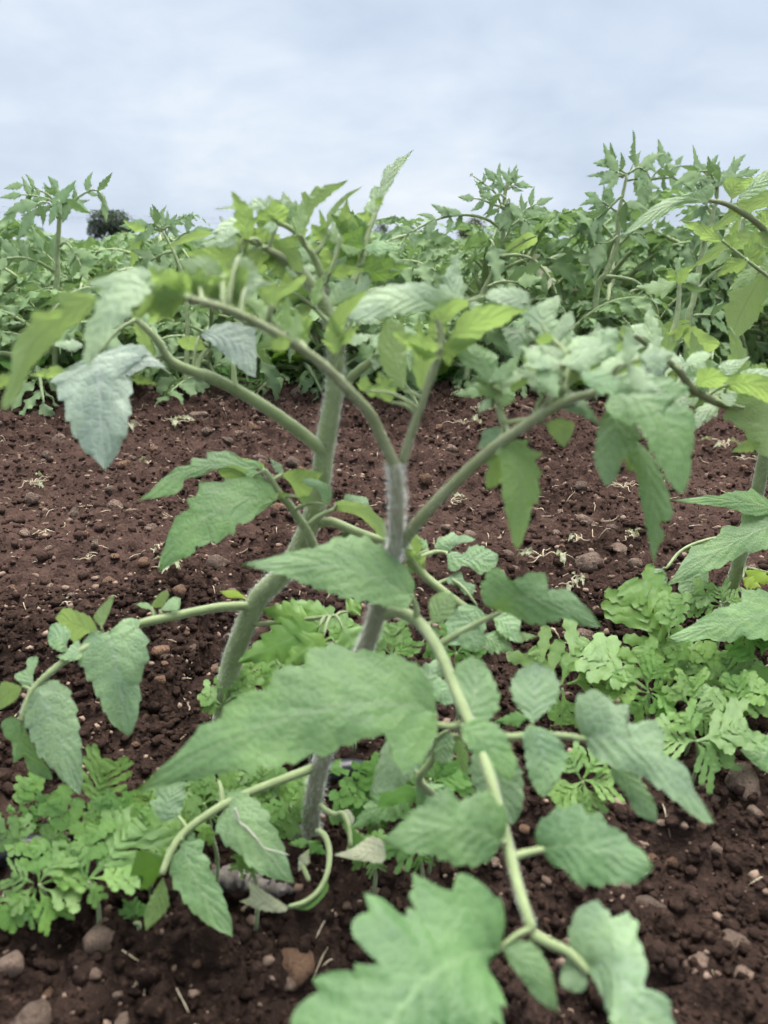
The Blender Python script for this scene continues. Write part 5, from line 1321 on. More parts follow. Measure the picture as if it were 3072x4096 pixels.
# more leaves on the upper stalks of the three near plants
B.auto('T2', [(880, 985), (700, 890), (560, 815), (420, 745)], .432, (180, 720), 275, 3, mat='yng', u=1, r=(.0014, .0009), seed=203)
B.auto('T2', [(1040, 900), (900, 720), (780, 645)], .442, (560, 560), 261, 3, mat='yng', u=1, r=(.0014, .0009), seed=204)
B.auto('T2', [(1400, 1130), (1480, 900), (1500, 800)], .472, (1410, 560), 261, 3, mat='old', u=1, r=(.0014, .0009), seed=205)
B.auto('T2', [(1180, 1250), (1120, 1100), (1060, 960)], .458, (880, 860), 275, 2, mat='old', r=(.0014, .0009), seed=206)
A.auto('T7', [(400, 950), (480, 700), (490, 560)], .356, (420, 330), 275, 3, mat='yng', u=1, r=(.0012, .0008), seed=207)
A.auto('T7', [(1540, 1000), (1560, 850), (1500, 680)], .342, (1350, 480), 326, 2, mat='pale', r=(.0013, .0009), seed=208)
A.auto('T7', [(930, 1150), (950, 1000), (900, 880)], .352, (820, 700), 246, 3, mat='old', r=(.0013, .0009), seed=209)
A.auto('V2', [(640, 1270), (800, 1120), (900, 1010)], .338, (1010, 880), 217, 2, mat='blue', r=(.0013, .0009), seed=210)
C.auto('T8', [(900, 830), (760, 720), (640, 620)], .455, (470, 500), 290, 2, mat='pale', r=(.0014, .0009), seed=211)
C.auto('T8', [(1450, 1150), (1200, 1080), (1000, 950)], .492, (850, 800), 326, 2, mat='pale', r=(.0014, .0009), seed=212)
C.auto('T8', [(1640, 1180), (1560, 1000), (1540, 900)], .51, (1640, 760), 275, 3, mat='yng', u=1, r=(.0014, .0009), seed=213)
A.auto('V0', [(700, 785), (640, 745), (600, 700)], .335, (510, 620), 52, 3, mat='yng', r=(.0012, .0008), seed=221)
B.auto('V0', [(725, 800), (748, 730), (770, 660)], .455, (800, 570), 52, 3, mat='pale', r=(.0014, .0009), seed=222)
B.auto('V0', [(715, 700), (655, 645), (600, 620)], .442, (510, 600), 52, 3, mat='yng', u=1, r=(.0014, .0009), seed=223)
B.auto('V0', [(690, 640), (720, 570), (738, 510)], .448, (750, 430), 50, 3, mat='yng', u=1, r=(.0014, .0009), seed=224)
A.auto('V0', [(945, 690), (1000, 655), (1050, 640)], .354, (1140, 655), 78, 2, mat='pale', r=(.0012, .0008), seed=225)
A.auto('V0', [(1150, 905), (1180, 830), (1200, 760)], .342, (1235, 670), 80, 2, mat='pale', r=(.0012, .0008), seed=226)
A.auto('V0', [(1290, 845), (1335, 800), (1380, 775)], .332, (1460, 765), 80, 2, mat='pale', r=(.0012, .0008), seed=227)
C.auto('V0', [(1670, 885), (1570, 835), (1490, 800)], .52, (1400, 775), 85, 2, mat='pale', r=(.0014, .0009), seed=228)
C.auto('V0', [(1690, 620), (1610, 560), (1560, 520)], .62, (1470, 475), 52, 3, mat='yng', u=1, r=(.0016, .001), seed=229)
C.auto('V0', [(1728, 660), (1760, 600), (1800, 570)], .69, (1860, 560), 60, 3, mat='yng', r=(.0022, .0012), seed=231)
C.auto('V0', [(1730, 650), (1740, 580), (1735, 520)], .69, (1720, 450), 60, 3, mat='pale', r=(.0022, .0012), seed=232)
C.auto('V0', [(1725, 680), (1690, 620), (1670, 590)], .69, (1640, 540), 50, 2, mat='yng', r=(.0022, .0012), seed=233)
B.auto('V0', [(600, 548), (560, 530), (520, 520)], .43, (430, 530), 52, 3, mat='pale', r=(.0012, .0008), seed=230)

# ------------------------------------------------------------------ tall plants standing out of the row behind the soil
def hero(base_px, label, d):
    p = G('V0', *base_px); s_ = d / gdepth(*S('V0', *base_px))
    q = W('V0', base_px[0], base_px[1], d); q[2] = gh(q[0], q[1]) - .005
    return Plant('tomato_plant', q, label=label, cat='tomato plant', group='tall tomato plants standing out of the row')
def foot(view, x, y, d):
    """pixel y at which depth d meets the ground, for a stem's foot"""
    sx, sy = S(view, x, y)
    v = ((CAM_H + .005) / d - SP) / CP * F + SRC_H / 2
    ox, oy, s_ = VIEWS[view]
    return (v - oy) * s_
D = 1.98
H = hero((124, 850), 'tall tomato plant at the far left with arching top leaves against the sky', D)
H.tube('stem', 'T1', [(470, foot('T1', 470, 0, D), D), (480, 1300, D), (497, 1050, D), (495, 900, D), (505, 750, D), (517, 560, D), (545, 440, D), (560, 380, D)], (.0075, .0065, .0056, .003), 'stem', hair=700)
H.auto('T1', [(512, 540), (430, 400), (330, 345), (200, 300)], D, (32, 332), 130, 3, seed=1)
H.auto('T1', [(508, 560), (440, 440), (320, 400), (190, 385)], D, (-5, 412), 120, 3, seed=2, d1=D - .05)
H.auto('T1', [(505, 600), (430, 470), (350, 450), (290, 520)], D, (150, 785), 200, 2, seed=3, d1=D - .08)
H.auto('T1', [(520, 600), (600, 480), (690, 400), (800, 346), (865, 370), (895, 430)], D, (920, 632), 130, 3, seed=4, hang=-.6)
H.auto('T1', [(535, 470), (530, 400), (505, 335)], D, (413, 224), 130, 2, seed=5, hang=-.1)
H.auto('T1', [(540, 470), (570, 420), (590, 440)], D - .04, (540, 635), 170, 2, seed=6, hang=.8)
H.auto('T1', [(520, 500), (505, 430), (490, 470)], D - .06, (424, 655), 150, 1, seed=7, hang=.8)
H.auto('T1', [(470, 1050), (330, 970), (170, 930), (60, 940)], D, (-60, 1060), 160, 3, seed=8, d1=D - .1, r=(.005, .003))
H.auto('T1', [(515, 830), (570, 800), (640, 880), (700, 1010)], D, (760, 1130), 150, 3, seed=9, d1=D - .1, r=(.004, .002))
H.auto('T1', [(490, 1000), (430, 930), (370, 880)], D + .03, (270, 650), 150, 2, seed=10, d1=D + .06)
D = 1.9
H = hero((380, 950), 'tomato plant with pointed top leaves right of the dark rounded tree', D)
H.tube('stem', 'T1', [(1600, foot('T1', 1600, 0, D), D), (1620, 1500, D), (1590, 1150, D), (1530, 950, D), (1450, 780, D), (1380, 670, D)], (.006, .005, .0026), 'stem')
H.auto('T1', [(1380, 680), (1330, 640), (1290, 640)], D, (1028, 662), 190, 2, seed=11)
H.auto('T1', [(1380, 690), (1350, 640), (1340, 600)], D, (1298, 488), 110, 2, seed=12, hang=-.2)
H.auto('T1', [(1390, 680), (1410, 650)], D, (1403, 522), 90, 1, seed=13, hang=-.2)
H.auto('T1', [(1400, 690), (1460, 655)], D, (1533, 550), 90, 1, seed=14, hang=-.2)
H.auto('T1', [(1400, 700), (1290, 680), (1210, 730)], D, (1130, 1020), 180, 1, seed=15, mat='yng', u=1)
H.auto('T1', [(1480, 830), (1560, 740), (1659, 700)], D, (1860, 690), 150, 2, seed=16)
H.auto('T1', [(1500, 880), (1400, 900), (1300, 960)], D, (1180, 1040), 150, 2, seed=17)
D = 1.95
H = hero((1020, 850), 'tall tomato plant right of centre with a long arching leaf stalk and flowers', D)
H.tube('stem', 'T3', [(700, foot('T3', 700, 0, D), D), (760, 1500, D), (840, 1265, D), (925, 1090, D), (1000, 900, D), (1030, 700, D), (1035, 500, D), (1052, 330, D), (1080, 230, D)], (.0078, .0072, .0062, .0052, .003), 'stem', hair=900)
H.auto('T3', [(1015, 690), (900, 605), (740, 562), (560, 572), (400, 622), (285, 682), (205, 725), (155, 810)], D, (140, 910), 130, 5, seed=21, r=(.0042, .0018), d1=D - .08)
H.auto('T3', [(1022, 490), (960, 370), (860, 290), (765, 220)], D, (745, 205), 70, 2, seed=22, r=(.0034, .0015), hang=-.3)
H.auto('T3', [(1045, 350), (960, 270)], D, (866, 152), 150, 1, seed=23, hang=-.1)
H.auto('T3', [(1065, 330), (1090, 260)], D, (1150, 122), 90, 1, seed=24, hang=-.3)
H.auto('T3', [(1065, 340), (1150, 285)], D, (1288, 322), 110, 2, seed=25, hang=0)
H.auto('T3', [(1050, 420), (1000, 380), (940, 400)], D - .03, (820, 390), 120, 2, seed=26)
H.auto('T3', [(1045, 480), (1080, 420), (1090, 500)], D - .04, (1080, 690), 200, 1, seed=27, hang=.8)
H.auto('T3', [(1040, 500), (1000, 480), (985, 540)], D - .04, (1010, 690), 160, 1, seed=127, hang=.8)
H.auto('T3', [(1045, 800), (1100, 650), (1165, 570)], D, (1240, 440), 120, 3, seed=28, hang=-.1)
H.auto('T3', [(1165, 575), (1240, 510), (1310, 470)], D, (1465, 408), 120, 2, seed=29, hang=0)
H.auto('T3', [(1100, 660), (1190, 600), (1260, 640)], D - .02, (1280, 760), 120, 2, seed=30)
H.auto('T3', [(1025, 500), (930, 465), (850, 430), (785, 420)], D, (635, 405), 130, 2, seed=31)
lf = H.leaf('T3', [(1000, 915, D), (1100, 860, D - .03), (1250, 770, D - .05), (1320, 745, D - .06)], (.003, .0014))
H.T(lf, 'T3', (1322, 745), (1000, 922), [(1250, 710), (1160, 760), (1080, 820), (1030, 870)], [(1320, 800), (1250, 840), (1150, 890), (1060, 920)], D - .06, D - .02, u=1, mat='yng', rows=40)
H.auto('T3', [(1000, 920), (1150, 908), (1290, 950), (1400, 1060), (1450, 1150), (1490, 1250)], D - .05, (1500, 1300), 70, 3, seed=33, mat='dry', r=(.0045, .003))
H.auto('T3', [(900, 1180), (1000, 1140), (1150, 1140)], D - .1, (1370, 1110), 230, 1, seed=34, r=(.004, .002))
D = 1.98
H = hero((1235, 850), 'tall tomato plant at right with one long upright spear of a leaf', D)
H.tube('stem', 'T4', [(90, foot('T4', 90, 0, D), D), (180, 1440, D), (255, 1290, D), (330, 1110, D), (360, 1000, D), (366, 800, D), (400, 620, D), (440, 430, D)], (.0078, .0070, .006, .0034), 'stem', hair=900)
H.auto('T4', [(342, 1010), (250, 890), (190, 852), (80, 900), (-50, 980)], D, (-180, 1060), 130, 3, seed=41, r=(.0045, .002))
H.auto('T4', [(395, 610), (260, 740), (120, 850)], D - .02, (-20, 920), 130, 3, seed=42)
lf = H.leaf('T4', [(450, 430, D), (480, 370, D), (500, 320, D)], (.0024, .0012))
H.T(lf, 'T4', (505, 340), (492, 38), [(450, 275), (475, 265), (462, 230), (480, 210), (470, 190), (490, 150), (488, 90)], [(522, 300), (516, 230), (515, 150), (512, 90)], D, D, mat='bg', rows=60, cols=3)
H.auto('T4', [(440, 430), (350, 360), (300, 320)], D, (142, 330), 120, 2, seed=43, hang=0)
H.auto('T4', [(430, 440), (340, 400)], D - .03, (195, 522), 200, 1, seed=44)
H.auto('T4', [(410, 450), (300, 420)], D, (85, 442), 100, 1, seed=45)
H.auto('T4', [(450, 420), (540, 370), (600, 400)], D - .03, (530, 580), 150, 2, seed=46)
H.auto('T4', [(440, 480), (530, 470), (590, 520)], D + .03, (600, 700), 200, 2, seed=47)
H.auto('T4', [(380, 1035), (450, 960), (540, 938), (600, 975)], D, (590, 1070), 120, 2, seed=48, r=(.004, .002))
H.auto('T4', [(370, 760), (280, 700), (200, 640)], D + .04, (70, 580), 150, 3, seed=49, hang=0)
H.auto('T4', [(400, 640), (440, 680)], D - .03, (440, 790), 180, 1, seed=50)
H.auto('T4', [(360, 960), (290, 1010), (200, 1020)], D - .05, (150, 1290), 260, 1, seed=51)
H.auto('T8', [(265, 10), (380, 20), (500, 50), (580, 110), (650, 200), (700, 300), (715, 440)], D - .06, (700, 500), 60, 2, seed=52, mat='dry', r=(.0042, .0026))
D = 2.3
H = hero((1400, 830), 'tall thin tomato plant behind the gap of sky at right', D)
H.tube('stem', 'T4', [(620, foot('T4', 620, 0, D), D), (640, 1250, D), (640, 1050, D), (638, 850, D), (645, 600, D), (640, 470, D)], (.0082, .007, .0045), 'stem')
H.auto('T4', [(640, 470), (740, 458), (850, 462), (950, 520), (1020, 572)], D, (1060, 640), 130, 3, seed=61, r=(.0044, .002))
H.auto('T4', [(660, 690), (720, 610), (820, 560), (950, 545)], D, (1060, 560), 120, 2, seed=62, r=(.0034, .0018))
H.auto('T4', [(645, 480), (700, 400), (780, 340)], D, (800, 228), 170, 2, seed=63, hang=-.1)
H.auto('T4', [(700, 460), (800, 400), (860, 350)], D, (925, 262), 100, 2, seed=64, hang=-.1)
H.auto('T4', [(640, 470), (620, 420), (600, 380)], D, (572, 325), 130, 2, seed=65, hang=-.1)
H.auto('T4', [(640, 920), (700, 900), (730, 960)], D, (760, 1060), 130, 2, seed=66)
H.auto('T4', [(640, 620), (560, 640), (520, 720)], D, (500, 800), 110, 2, seed=67)
D = 1.92
H = hero((1535, 850), 'tall tomato plant near the right edge with a crown of curled leaves', D)
H.tube('stem', 'T4', [(930, foot('T4', 930, 0, D), D), (970, 1690, D), (1010, 1540, D), (1045, 1350, D), (1085, 1130, D), (1130, 950, D), (1180, 760, D), (1215, 650, D), (1225, 500, D)], (.0078, .0068, .0058, .0034), 'stem', hair=900)
H.auto('T4', [(1180, 760), (1120, 680), (1090, 560), (1070, 450)], D, (1010, 168), 110, 2, seed=71, hang=-.2)
H.auto('T4', [(1215, 640), (1180, 500), (1100, 400)], D, (900, 352), 140, 3, seed=72, hang=0)
H.auto('T4', [(1220, 560), (1180, 450), (1150, 380)], D, (1230, 252), 110, 2, seed=73, hang=-.1)
H.auto('T4', [(1225, 520), (1260, 430)], D, (1380, 420), 150, 2, seed=74, hang=0)
H.auto('T4', [(1225, 500), (1340, 430), (1450, 440)], D, (1590, 380), 130, 3, seed=75, hang=-.1)
H.auto('T4', [(1130, 400), (1050, 400)], D - .03, (840, 525), 170, 1, seed=76)
H.auto('T4', [(1170, 770), (1130, 700), (1115, 730)], D, (1090, 900), 130, 1, seed=77)
H.auto('T4', [(1140, 950), (1230, 900), (1290, 800)], D + .03, (1400, 780), 150, 2, seed=78)
H.auto('T4', [(1060, 1270), (1020, 1150), (990, 1080)], D + .05, (1025, 950), 110, 1, seed=79, hang=-.1)
H.auto('T8', [(1020, 350), (1100, 345), (1200, 350)], D - .05, (1300, 330), 190, 2, seed=80, r=(.004, .002))
D = 1.7
H = hero((1480, 880), 'short tomato plant with large lit yellow green leaflets right of the bare soil', D)
H.tube('stem', 'T8', [(700, foot('T8', 700, 0, D), D), (730, 900, D), (770, 710, D), (800, 580, D), (870, 380, D), (890, 150, D), (890, 90, D)], (.0075, .006, .0036), 'stem', hair=500)
lf = H.leaf('T8', [(770, 700, D), (830, 620, D), (880, 570, D), (930, 552, D)], (.0036, .0022))
H.T(lf, 'T8', (930, 550), (1245, 605), [(930, 480), (1010, 438), (1130, 500), (1225, 560)], [(960, 605), (1040, 682), (1165, 664)], D, D - .02, u=1, mat='yng', rows=40)
H.T(lf, 'T8', (900, 545), (585, 545), [(990, 440), (900, 430), (820, 490), (720, 500)], [(840, 575), (760, 560), (680, 535)], D, D - .02, u=1, mat='yng', rows=40)
H.T(lf, 'T8', (1000, 400), (700, 512), [(900, 383), (800, 400), (740, 450)], [(900, 430), (800, 482)], D + .03, D, u=1, mat='yng', rows=40)
H.auto('T8', [(890, 110), (870, 60)], D + .02, (800, -60), 220, 1, seed=82, u=1, mat='yng')
H.auto('T8', [(890, 110), (950, 60)], D + .02, (1080, -10), 200, 1, seed=83)
H.auto('T8', [(780, 680), (690, 600)], D, (600, 640), 150, 2, seed=84)
H.auto('T8', [(790, 690), (900, 740), (1000, 720)], D + .05, (1100, 760), 170, 2, seed=85)

# ------------------------------------------------------------------ feathery weeds on the near bed
def weed(label, view, centre, leaves, d, mat='weed', group='feathery weeds on the near bed', lift=.0):
    p = W(view, centre[0], centre[1], d); p[2] = gh(p[0], p[1])
    w = Plant('feathery_weed', p, label=label, cat='weed', group=group)
    top = W(view, centre[0], centre[1], d)
    g = tube_geo([(0, 0, -.008), tuple((top - p) * .5 + np.array([.003, 0, 0])), tuple(top - p)], [.0013, .0012, .001], 7, 3)
    obj('stem', make_mesh('stem', g[0], g[1], g[2], M['stem']), w.root)
    for lf in leaves:
        (b, t, wd) = lf[:3]
        kw = lf[3] if len(lf) > 3 else {}
        kw = dict(dict(mat=mat, kind='weed', k=random.uniform(.15, 1.1), bend=random.uniform(-.06, .06), lobes=random.choice([2, 3, 3]), name='leaf'), **kw)
        dd = kw.pop('d', d)
        t = (b[0] + (t[0] - b[0]) * 1.05, b[1] + (t[1] - b[1]) * 1.05)
        w.Pm(w.root, view, b, t, wd * 1.12, dd, **kw)
    return w
weed('pale crinkled weed rosette at the left edge', 'X5', (340, 940),
     [((340, 930), (290, 600), 270), ((350, 920), (530, 690), 280), ((370, 940), (730, 850), 280), ((360, 970), (680, 1060), 260), ((340, 990), (470, 1230), 300), ((310, 990), (210, 1240), 260),
      ((290, 960), (90, 1110), 220), ((290, 930), (110, 860), 260), ((300, 980), (20, 1300), 240)], .425)
weed('pale green weed with one broad many lobed leaf, right of the crinkled rosette', 'X5', (770, 920),
     [((770, 900), (1200, 430), 600, {'lobes': 4}), ((750, 870), (790, 450), 340), ((790, 890), (1170, 850), 280, {'d': .42}), ((750, 940), (860, 1080), 170), ((720, 880), (640, 600), 260)], .425)
weed('bright weed with an upright lobed leaf beside the grey green leaflet', 'X5', (700, 560),
     [((770, 330), (930, -110), 400, {'lobes': 5, 'd': .46}), ((700, 560), (450, 210), 330), ((720, 520), (900, 280), 250), ((680, 600), (370, 560), 230), ((690, 540), (860, 200), 120, {}), ((660, 590), (520, 600), 130, {}), ((740, 500), (960, 420), 200)], .45)
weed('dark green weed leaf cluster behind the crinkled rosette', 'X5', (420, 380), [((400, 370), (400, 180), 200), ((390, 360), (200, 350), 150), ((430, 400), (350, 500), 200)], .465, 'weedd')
weed('small grey green weed with holed leaf at the left edge above the pipe', 'X5', (230, 600), [((240, 600), (-60, 470), 300), ((240, 600), (180, 380), 190), ((250, 590), (60, 640), 140), ((240, 600), (340, 570), 90)], .455)
weed('thin young weed with upright toothed leaf at the left edge', 'X5', (150, 400), [((155, 330), (230, 40), 190), ((160, 300), (350, -10), 150), ((150, 330), (70, 280), 60)], .475)
weed('weed with a flat lobed leaf below the long pale leaflet tip', 'X5', (1220, 620), [((1210, 590), (1540, 440), 340), ((1210, 600), (1250, 290), 220), ((1220, 610), (1450, 640), 180), ((1100, 380), (900, 210), 190, {'mat': 'weedd'}), ((1000, 380), (1130, 160), 110, {'mat': 'weedd'})], .445)
weed('crowded bright weed behind the low left leaf of the centre plant', 'X6', (330, 260),
     [((300, 220), (410, 120), 150), ((250, 240), (60, 130), 240), ((250, 260), (30, 300), 260), ((240, 300), (40, 440), 200), ((350, 250), (560, 150), 190), ((400, 270), (650, 230), 180), ((560, 200), (620, 60), 200), ((620, 220), (800, 70), 220), ((480, 220), (470, 110), 130), ((130, 180), (90, 40), 220), ((200, 150), (350, 60), 180)], .50)
weed('weed with drooping lobed leaves left of the hairy stem foot', 'X6', (860, 380), [((840, 340), (990, 120), 200), ((840, 340), (760, 540), 280), ((850, 350), (930, 420), 160), ((840, 330), (680, 420), 180), ((950, 400), (880, 620), 90)], .475)
weed('tiny lobed weed under the leaf with the white trail', 'X6', (150, 560), [((170, 520), (110, 670), 150), ((180, 530), (70, 600), 110)], .44)
weed('tiny lobed weed below the leaf with the white trail', 'X6', (500, 830), [((480, 800), (400, 930), 150), ((490, 800), (550, 940), 140), ((470, 800), (390, 840), 100)], .43)
weed('dark green weed right of the hairy stem foot', 'X6', (1580, 420), [((1580, 340), (1500, 10), 260), ((1570, 350), (1290, 260), 220), ((1570, 370), (1290, 370), 190), ((1590, 380), (1560, 460), 170), ((1600, 330), (1700, 80), 250), ((1640, 400), (1720, 320), 220), ((1180, 100), (1285, 40), 150)], .475, 'weedd')
weed('small weed at the foot of the leaning stem', 'V5', (970, 570), [((965, 550), (1015, 390), 110), ((960, 560), (880, 500), 90), ((975, 545), (1085, 440), 100), ((960, 570), (890, 560), 70), ((980, 560), (1080, 520), 90)], .53)
weed('feathery weed with a tall spread leaf right of the split leaflet', 'X7', (900, 950),
     [((880, 890), (480, 100), 560, {'lobes': 5, 'deep': .8, 'd': .60}), ((800, 560), (860, 180), 270, {'d': .60}), ((860, 820), (900, 560), 220), ((870, 900), (740, 900), 110)], .60)
weed('low feathery weed in front of the brown stone at right', 'X7', (620, 1010),
     [((630, 1000), (110, 660), 360, {'deep': .78}), ((620, 990), (530, 640), 320), ((610, 960), (720, 760), 260), ((620, 1020), (300, 960), 210), ((640, 1010), (480, 1180), 260), ((650, 1020), (850, 1110), 220), ((640, 1030), (760, 1200), 200), ((640, 1000), (740, 960), 160), ((480, 930), (280, 915), 130)], .575)
weed('grey green feathery weed left of the low one at right', 'V6', (770, 490), [((765, 475), (865, 285), 220), ((760, 480), (645, 325), 220), ((790, 470), (955, 425), 170), ((760, 490), (700, 560), 120), ((770, 500), (790, 640), 140)], .60)
weed('bright dense weed under the broad toothed leaf at right', 'X7', (1000, 1130), [((1000, 1120), (1000, 890), 280), ((1010, 1110), (1130, 960), 230), ((980, 1130), (850, 960), 220), ((1000, 1130), (930, 1290), 260), ((1020, 1130), (1150, 1260), 260)], .565)
weed('grey green weed behind the bright dense weed at right', 'X7', (1330, 1010), [((1300, 1000), (890, 740), 420), ((1320, 980), (1290, 670), 330), ((1310, 960), (1060, 600), 220), ((1340, 990), (1500, 740), 260), ((1300, 1010), (1130, 1030), 200), ((1600, 760), (1390, 570), 260, {'mat': 'weedd'}), ((1600, 700), (1640, 540), 260, {'mat': 'weedd'})], .60)
weed('small weed behind the broad toothed leaf at right', 'X7', (1250, 260), [((1250, 250), (1030, 140), 210), ((1240, 270), (990, 280), 170), ((1260, 240), (1240, 110), 180), ((1270, 240), (1400, 180), 130)], .68)
weed('yellow green weed with wide lobes under the right weeds', 'V6', (1350, 715), [((1350, 715), (1555, 640), 220), ((1350, 720), (1440, 840), 190), ((1350, 715), (1215, 700), 170), ((1345, 710), (1290, 600), 140), ((1350, 715), (1500, 770), 130)], .535)
weed('bright weed hanging over the soil under the split leaflet', 'V6', (860, 890), [((860, 890), (735, 970), 170), ((860, 895), (880, 1035), 170), ((865, 885), (985, 900), 160), ((860, 880), (950, 760), 180), ((850, 880), (800, 770), 120), ((860, 900), (800, 1010), 130)], .48)
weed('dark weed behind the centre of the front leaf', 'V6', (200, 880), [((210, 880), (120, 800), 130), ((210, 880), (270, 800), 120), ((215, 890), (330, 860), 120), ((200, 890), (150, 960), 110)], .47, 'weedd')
weed('green toothed weed left of the tan leaf stalk', 'V6', (40, 360), [((30, 350), (40, 215), 150), ((30, 350), (115, 280), 110), ((30, 340), (-60, 260), 120)], .50)
weed('little dark weed beside the half buried stone', 'V7', (580, 860), [((580, 850), (565, 770), 70), ((585, 850), (620, 780), 50), ((570, 850), (535, 800), 50)], .43, 'weedd')
weed('pale low weed right of the left rosette pair at the bottom edge', 'X5', (60, 1150), [((60, 1140), (110, 1000), 80, {'mat': 'weedd'}), ((40, 1150), (-40, 1230), 120, {'mat': 'weedd'})], .43, 'weedd')
def fan(label, view, c, rad, n, d, mat='weed', squash=.6, a0=0.0, group='feathery weeds on the near bed'):
    L_ = []
    for j in range(n):
        if j % 4 == 3: continue
        a = a0 + j * 6.283 / n + random.uniform(-.25, .25); r_ = rad * random.uniform(.75, 1.15)
        L_.append((c, (c[0] + math.cos(a) * r_, c[1] - math.sin(a) * r_ * squash - rad * .25), r_ * random.uniform(.62, .85)))
    return weed(label, view, c, L_, d, mat, group)
fan('bright weed spread under the long front leaf, right of the grey green pair', 'V0', (345, 1765), 75, 7, .47)
fan('dense weed behind the low stalk with the white trailed leaf', 'V0', (440, 1735), 80, 8, .49)
fan('weed between the leaning stem and the upright stem', 'V0', (590, 1745), 75, 8, .50)
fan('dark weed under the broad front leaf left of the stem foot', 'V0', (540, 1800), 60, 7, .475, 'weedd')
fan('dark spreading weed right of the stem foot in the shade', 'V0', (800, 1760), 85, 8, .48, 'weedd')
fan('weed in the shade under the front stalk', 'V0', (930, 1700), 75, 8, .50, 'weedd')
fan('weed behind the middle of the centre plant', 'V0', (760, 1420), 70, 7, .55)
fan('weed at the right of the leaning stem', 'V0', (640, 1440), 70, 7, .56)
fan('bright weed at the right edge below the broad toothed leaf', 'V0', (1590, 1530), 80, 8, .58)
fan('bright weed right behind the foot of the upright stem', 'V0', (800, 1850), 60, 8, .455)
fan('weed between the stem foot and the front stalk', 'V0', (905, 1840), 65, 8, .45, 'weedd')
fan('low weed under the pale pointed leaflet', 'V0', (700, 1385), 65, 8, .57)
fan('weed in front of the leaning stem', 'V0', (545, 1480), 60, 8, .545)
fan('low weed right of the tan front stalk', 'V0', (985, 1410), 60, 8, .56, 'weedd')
# broad smooth leaves low behind the front leaf
bl = Plant('low_shoot', G('V6', 250, 1090), label='low grey green tomato shoot behind the big front leaf', cat='shoot')
lf = bl.leaf('X8', [(520, 1120, .42), (400, 1010, .41), (300, 900, .40), (420, 720, .40), (440, 560, .40)], (.0022, .0016))
bl.T(lf, 'X8', (440, 540), (-120, 1020), [(300, 300), (100, 420), (-40, 700)], [(400, 660), (270, 840), (120, 980)], .385, .37, mat='blue')
bl.T(lf, 'X8', (560, 480), (500, 770), [(460, 520), (430, 640), (440, 740)], [(610, 560), (600, 680), (580, 750)], .40, .395, mat='blue', rows=40)
bl.T(lf, 'X8', (900, 640), (1120, 1290), [(760, 700), (750, 900), (860, 1100), (1000, 1260)], [(1100, 660), (1190, 840), (1205, 1060), (1180, 1200)], .37, .355, mat='blue')
bl.T(lf, 'X8', (420, 60), (600, 250), [(560, 40), (620, 140)], [(400, 160), (500, 250)], .41, .40, mat='blue', rows=40)
bl.T(lf, 'X8', (300, 1000), (-60, 1150), [(180, 940), (0, 1000)], [(260, 1060), (80, 1130)], .42, .41, mat='weedd', rows=40)
bl.T(lf, 'X8', (640, 520), (700, 860), [(610, 620), (640, 760)], [(720, 660), (730, 790)], .405, .40, mat='yng', rows=18)
bl.Pm(lf, 'V0', (880, 1700), (760, 1790), 75, .43, mat='old'); bl.Pm(lf, 'V0', (900, 1690), (985, 1780), 70, .42, mat='old')
bl.Pm(lf, 'V0', (870, 1640), (930, 1560), 70, .43, mat='blue'); bl.Pm(lf, 'V0', (900, 1500), (960, 1420), 75, .46, mat='blue')
bl.Pm(lf, 'X8', (1240, 370), (960, 400), 130, .44, mat='weedd')
bl.T(lf, 'V5', (1659, 1150), (1440, 1210), [(1600, 1130), (1520, 1180)], [(1659, 1240), (1560, 1235)], .41, .40, mat='dry', rows=18)

# ------------------------------------------------------------------ black drip pipe lying along the near bed
pp = []
for x, y, z in ((-160, 1900, .010), (-20, 1872, .014), (60, 1856, .014), (150, 1836, .008), (300, 1790, -.006), (430, 1762, -.008), (600, 1724, .008), (690, 1706, .016), (770, 1690, .016), (860, 1668, -.004), (1000, 1636, -.03)):
    p = G('V0', x, y, .006); pp.append((p[0], p[1], z))
g = tube_geo(pp, [.0078] * len(pp), 14, 6)
tag(obj('drip_pipe', make_mesh('drip_pipe', g[0], g[1], g[2], M['pipe'])), label='black plastic drip irrigation pipe lying along the weedy bed', cat='pipe')
# grey weathered root by the stem foot
pts = [G('X6', x, y, .008) for x, y in ((180, 960), (260, 985), (360, 1010), (470, 1020), (560, 1050), (680, 1090), (850, 1090))]
g = tube_geo(pts, [.003, .0058, .0068, .0055, .0048, .0035, .002], 10, 6)
r_ = np.random.default_rng(9); g = (g[0] + r_.normal(0, .0009, g[0].shape), g[1], g[2])
tag(obj('weathered_root', make_mesh('weathered_root', g[0], g[1], g[2], M['wood'])), label='grey weathered root lying at the foot of the centre plant', cat='root')

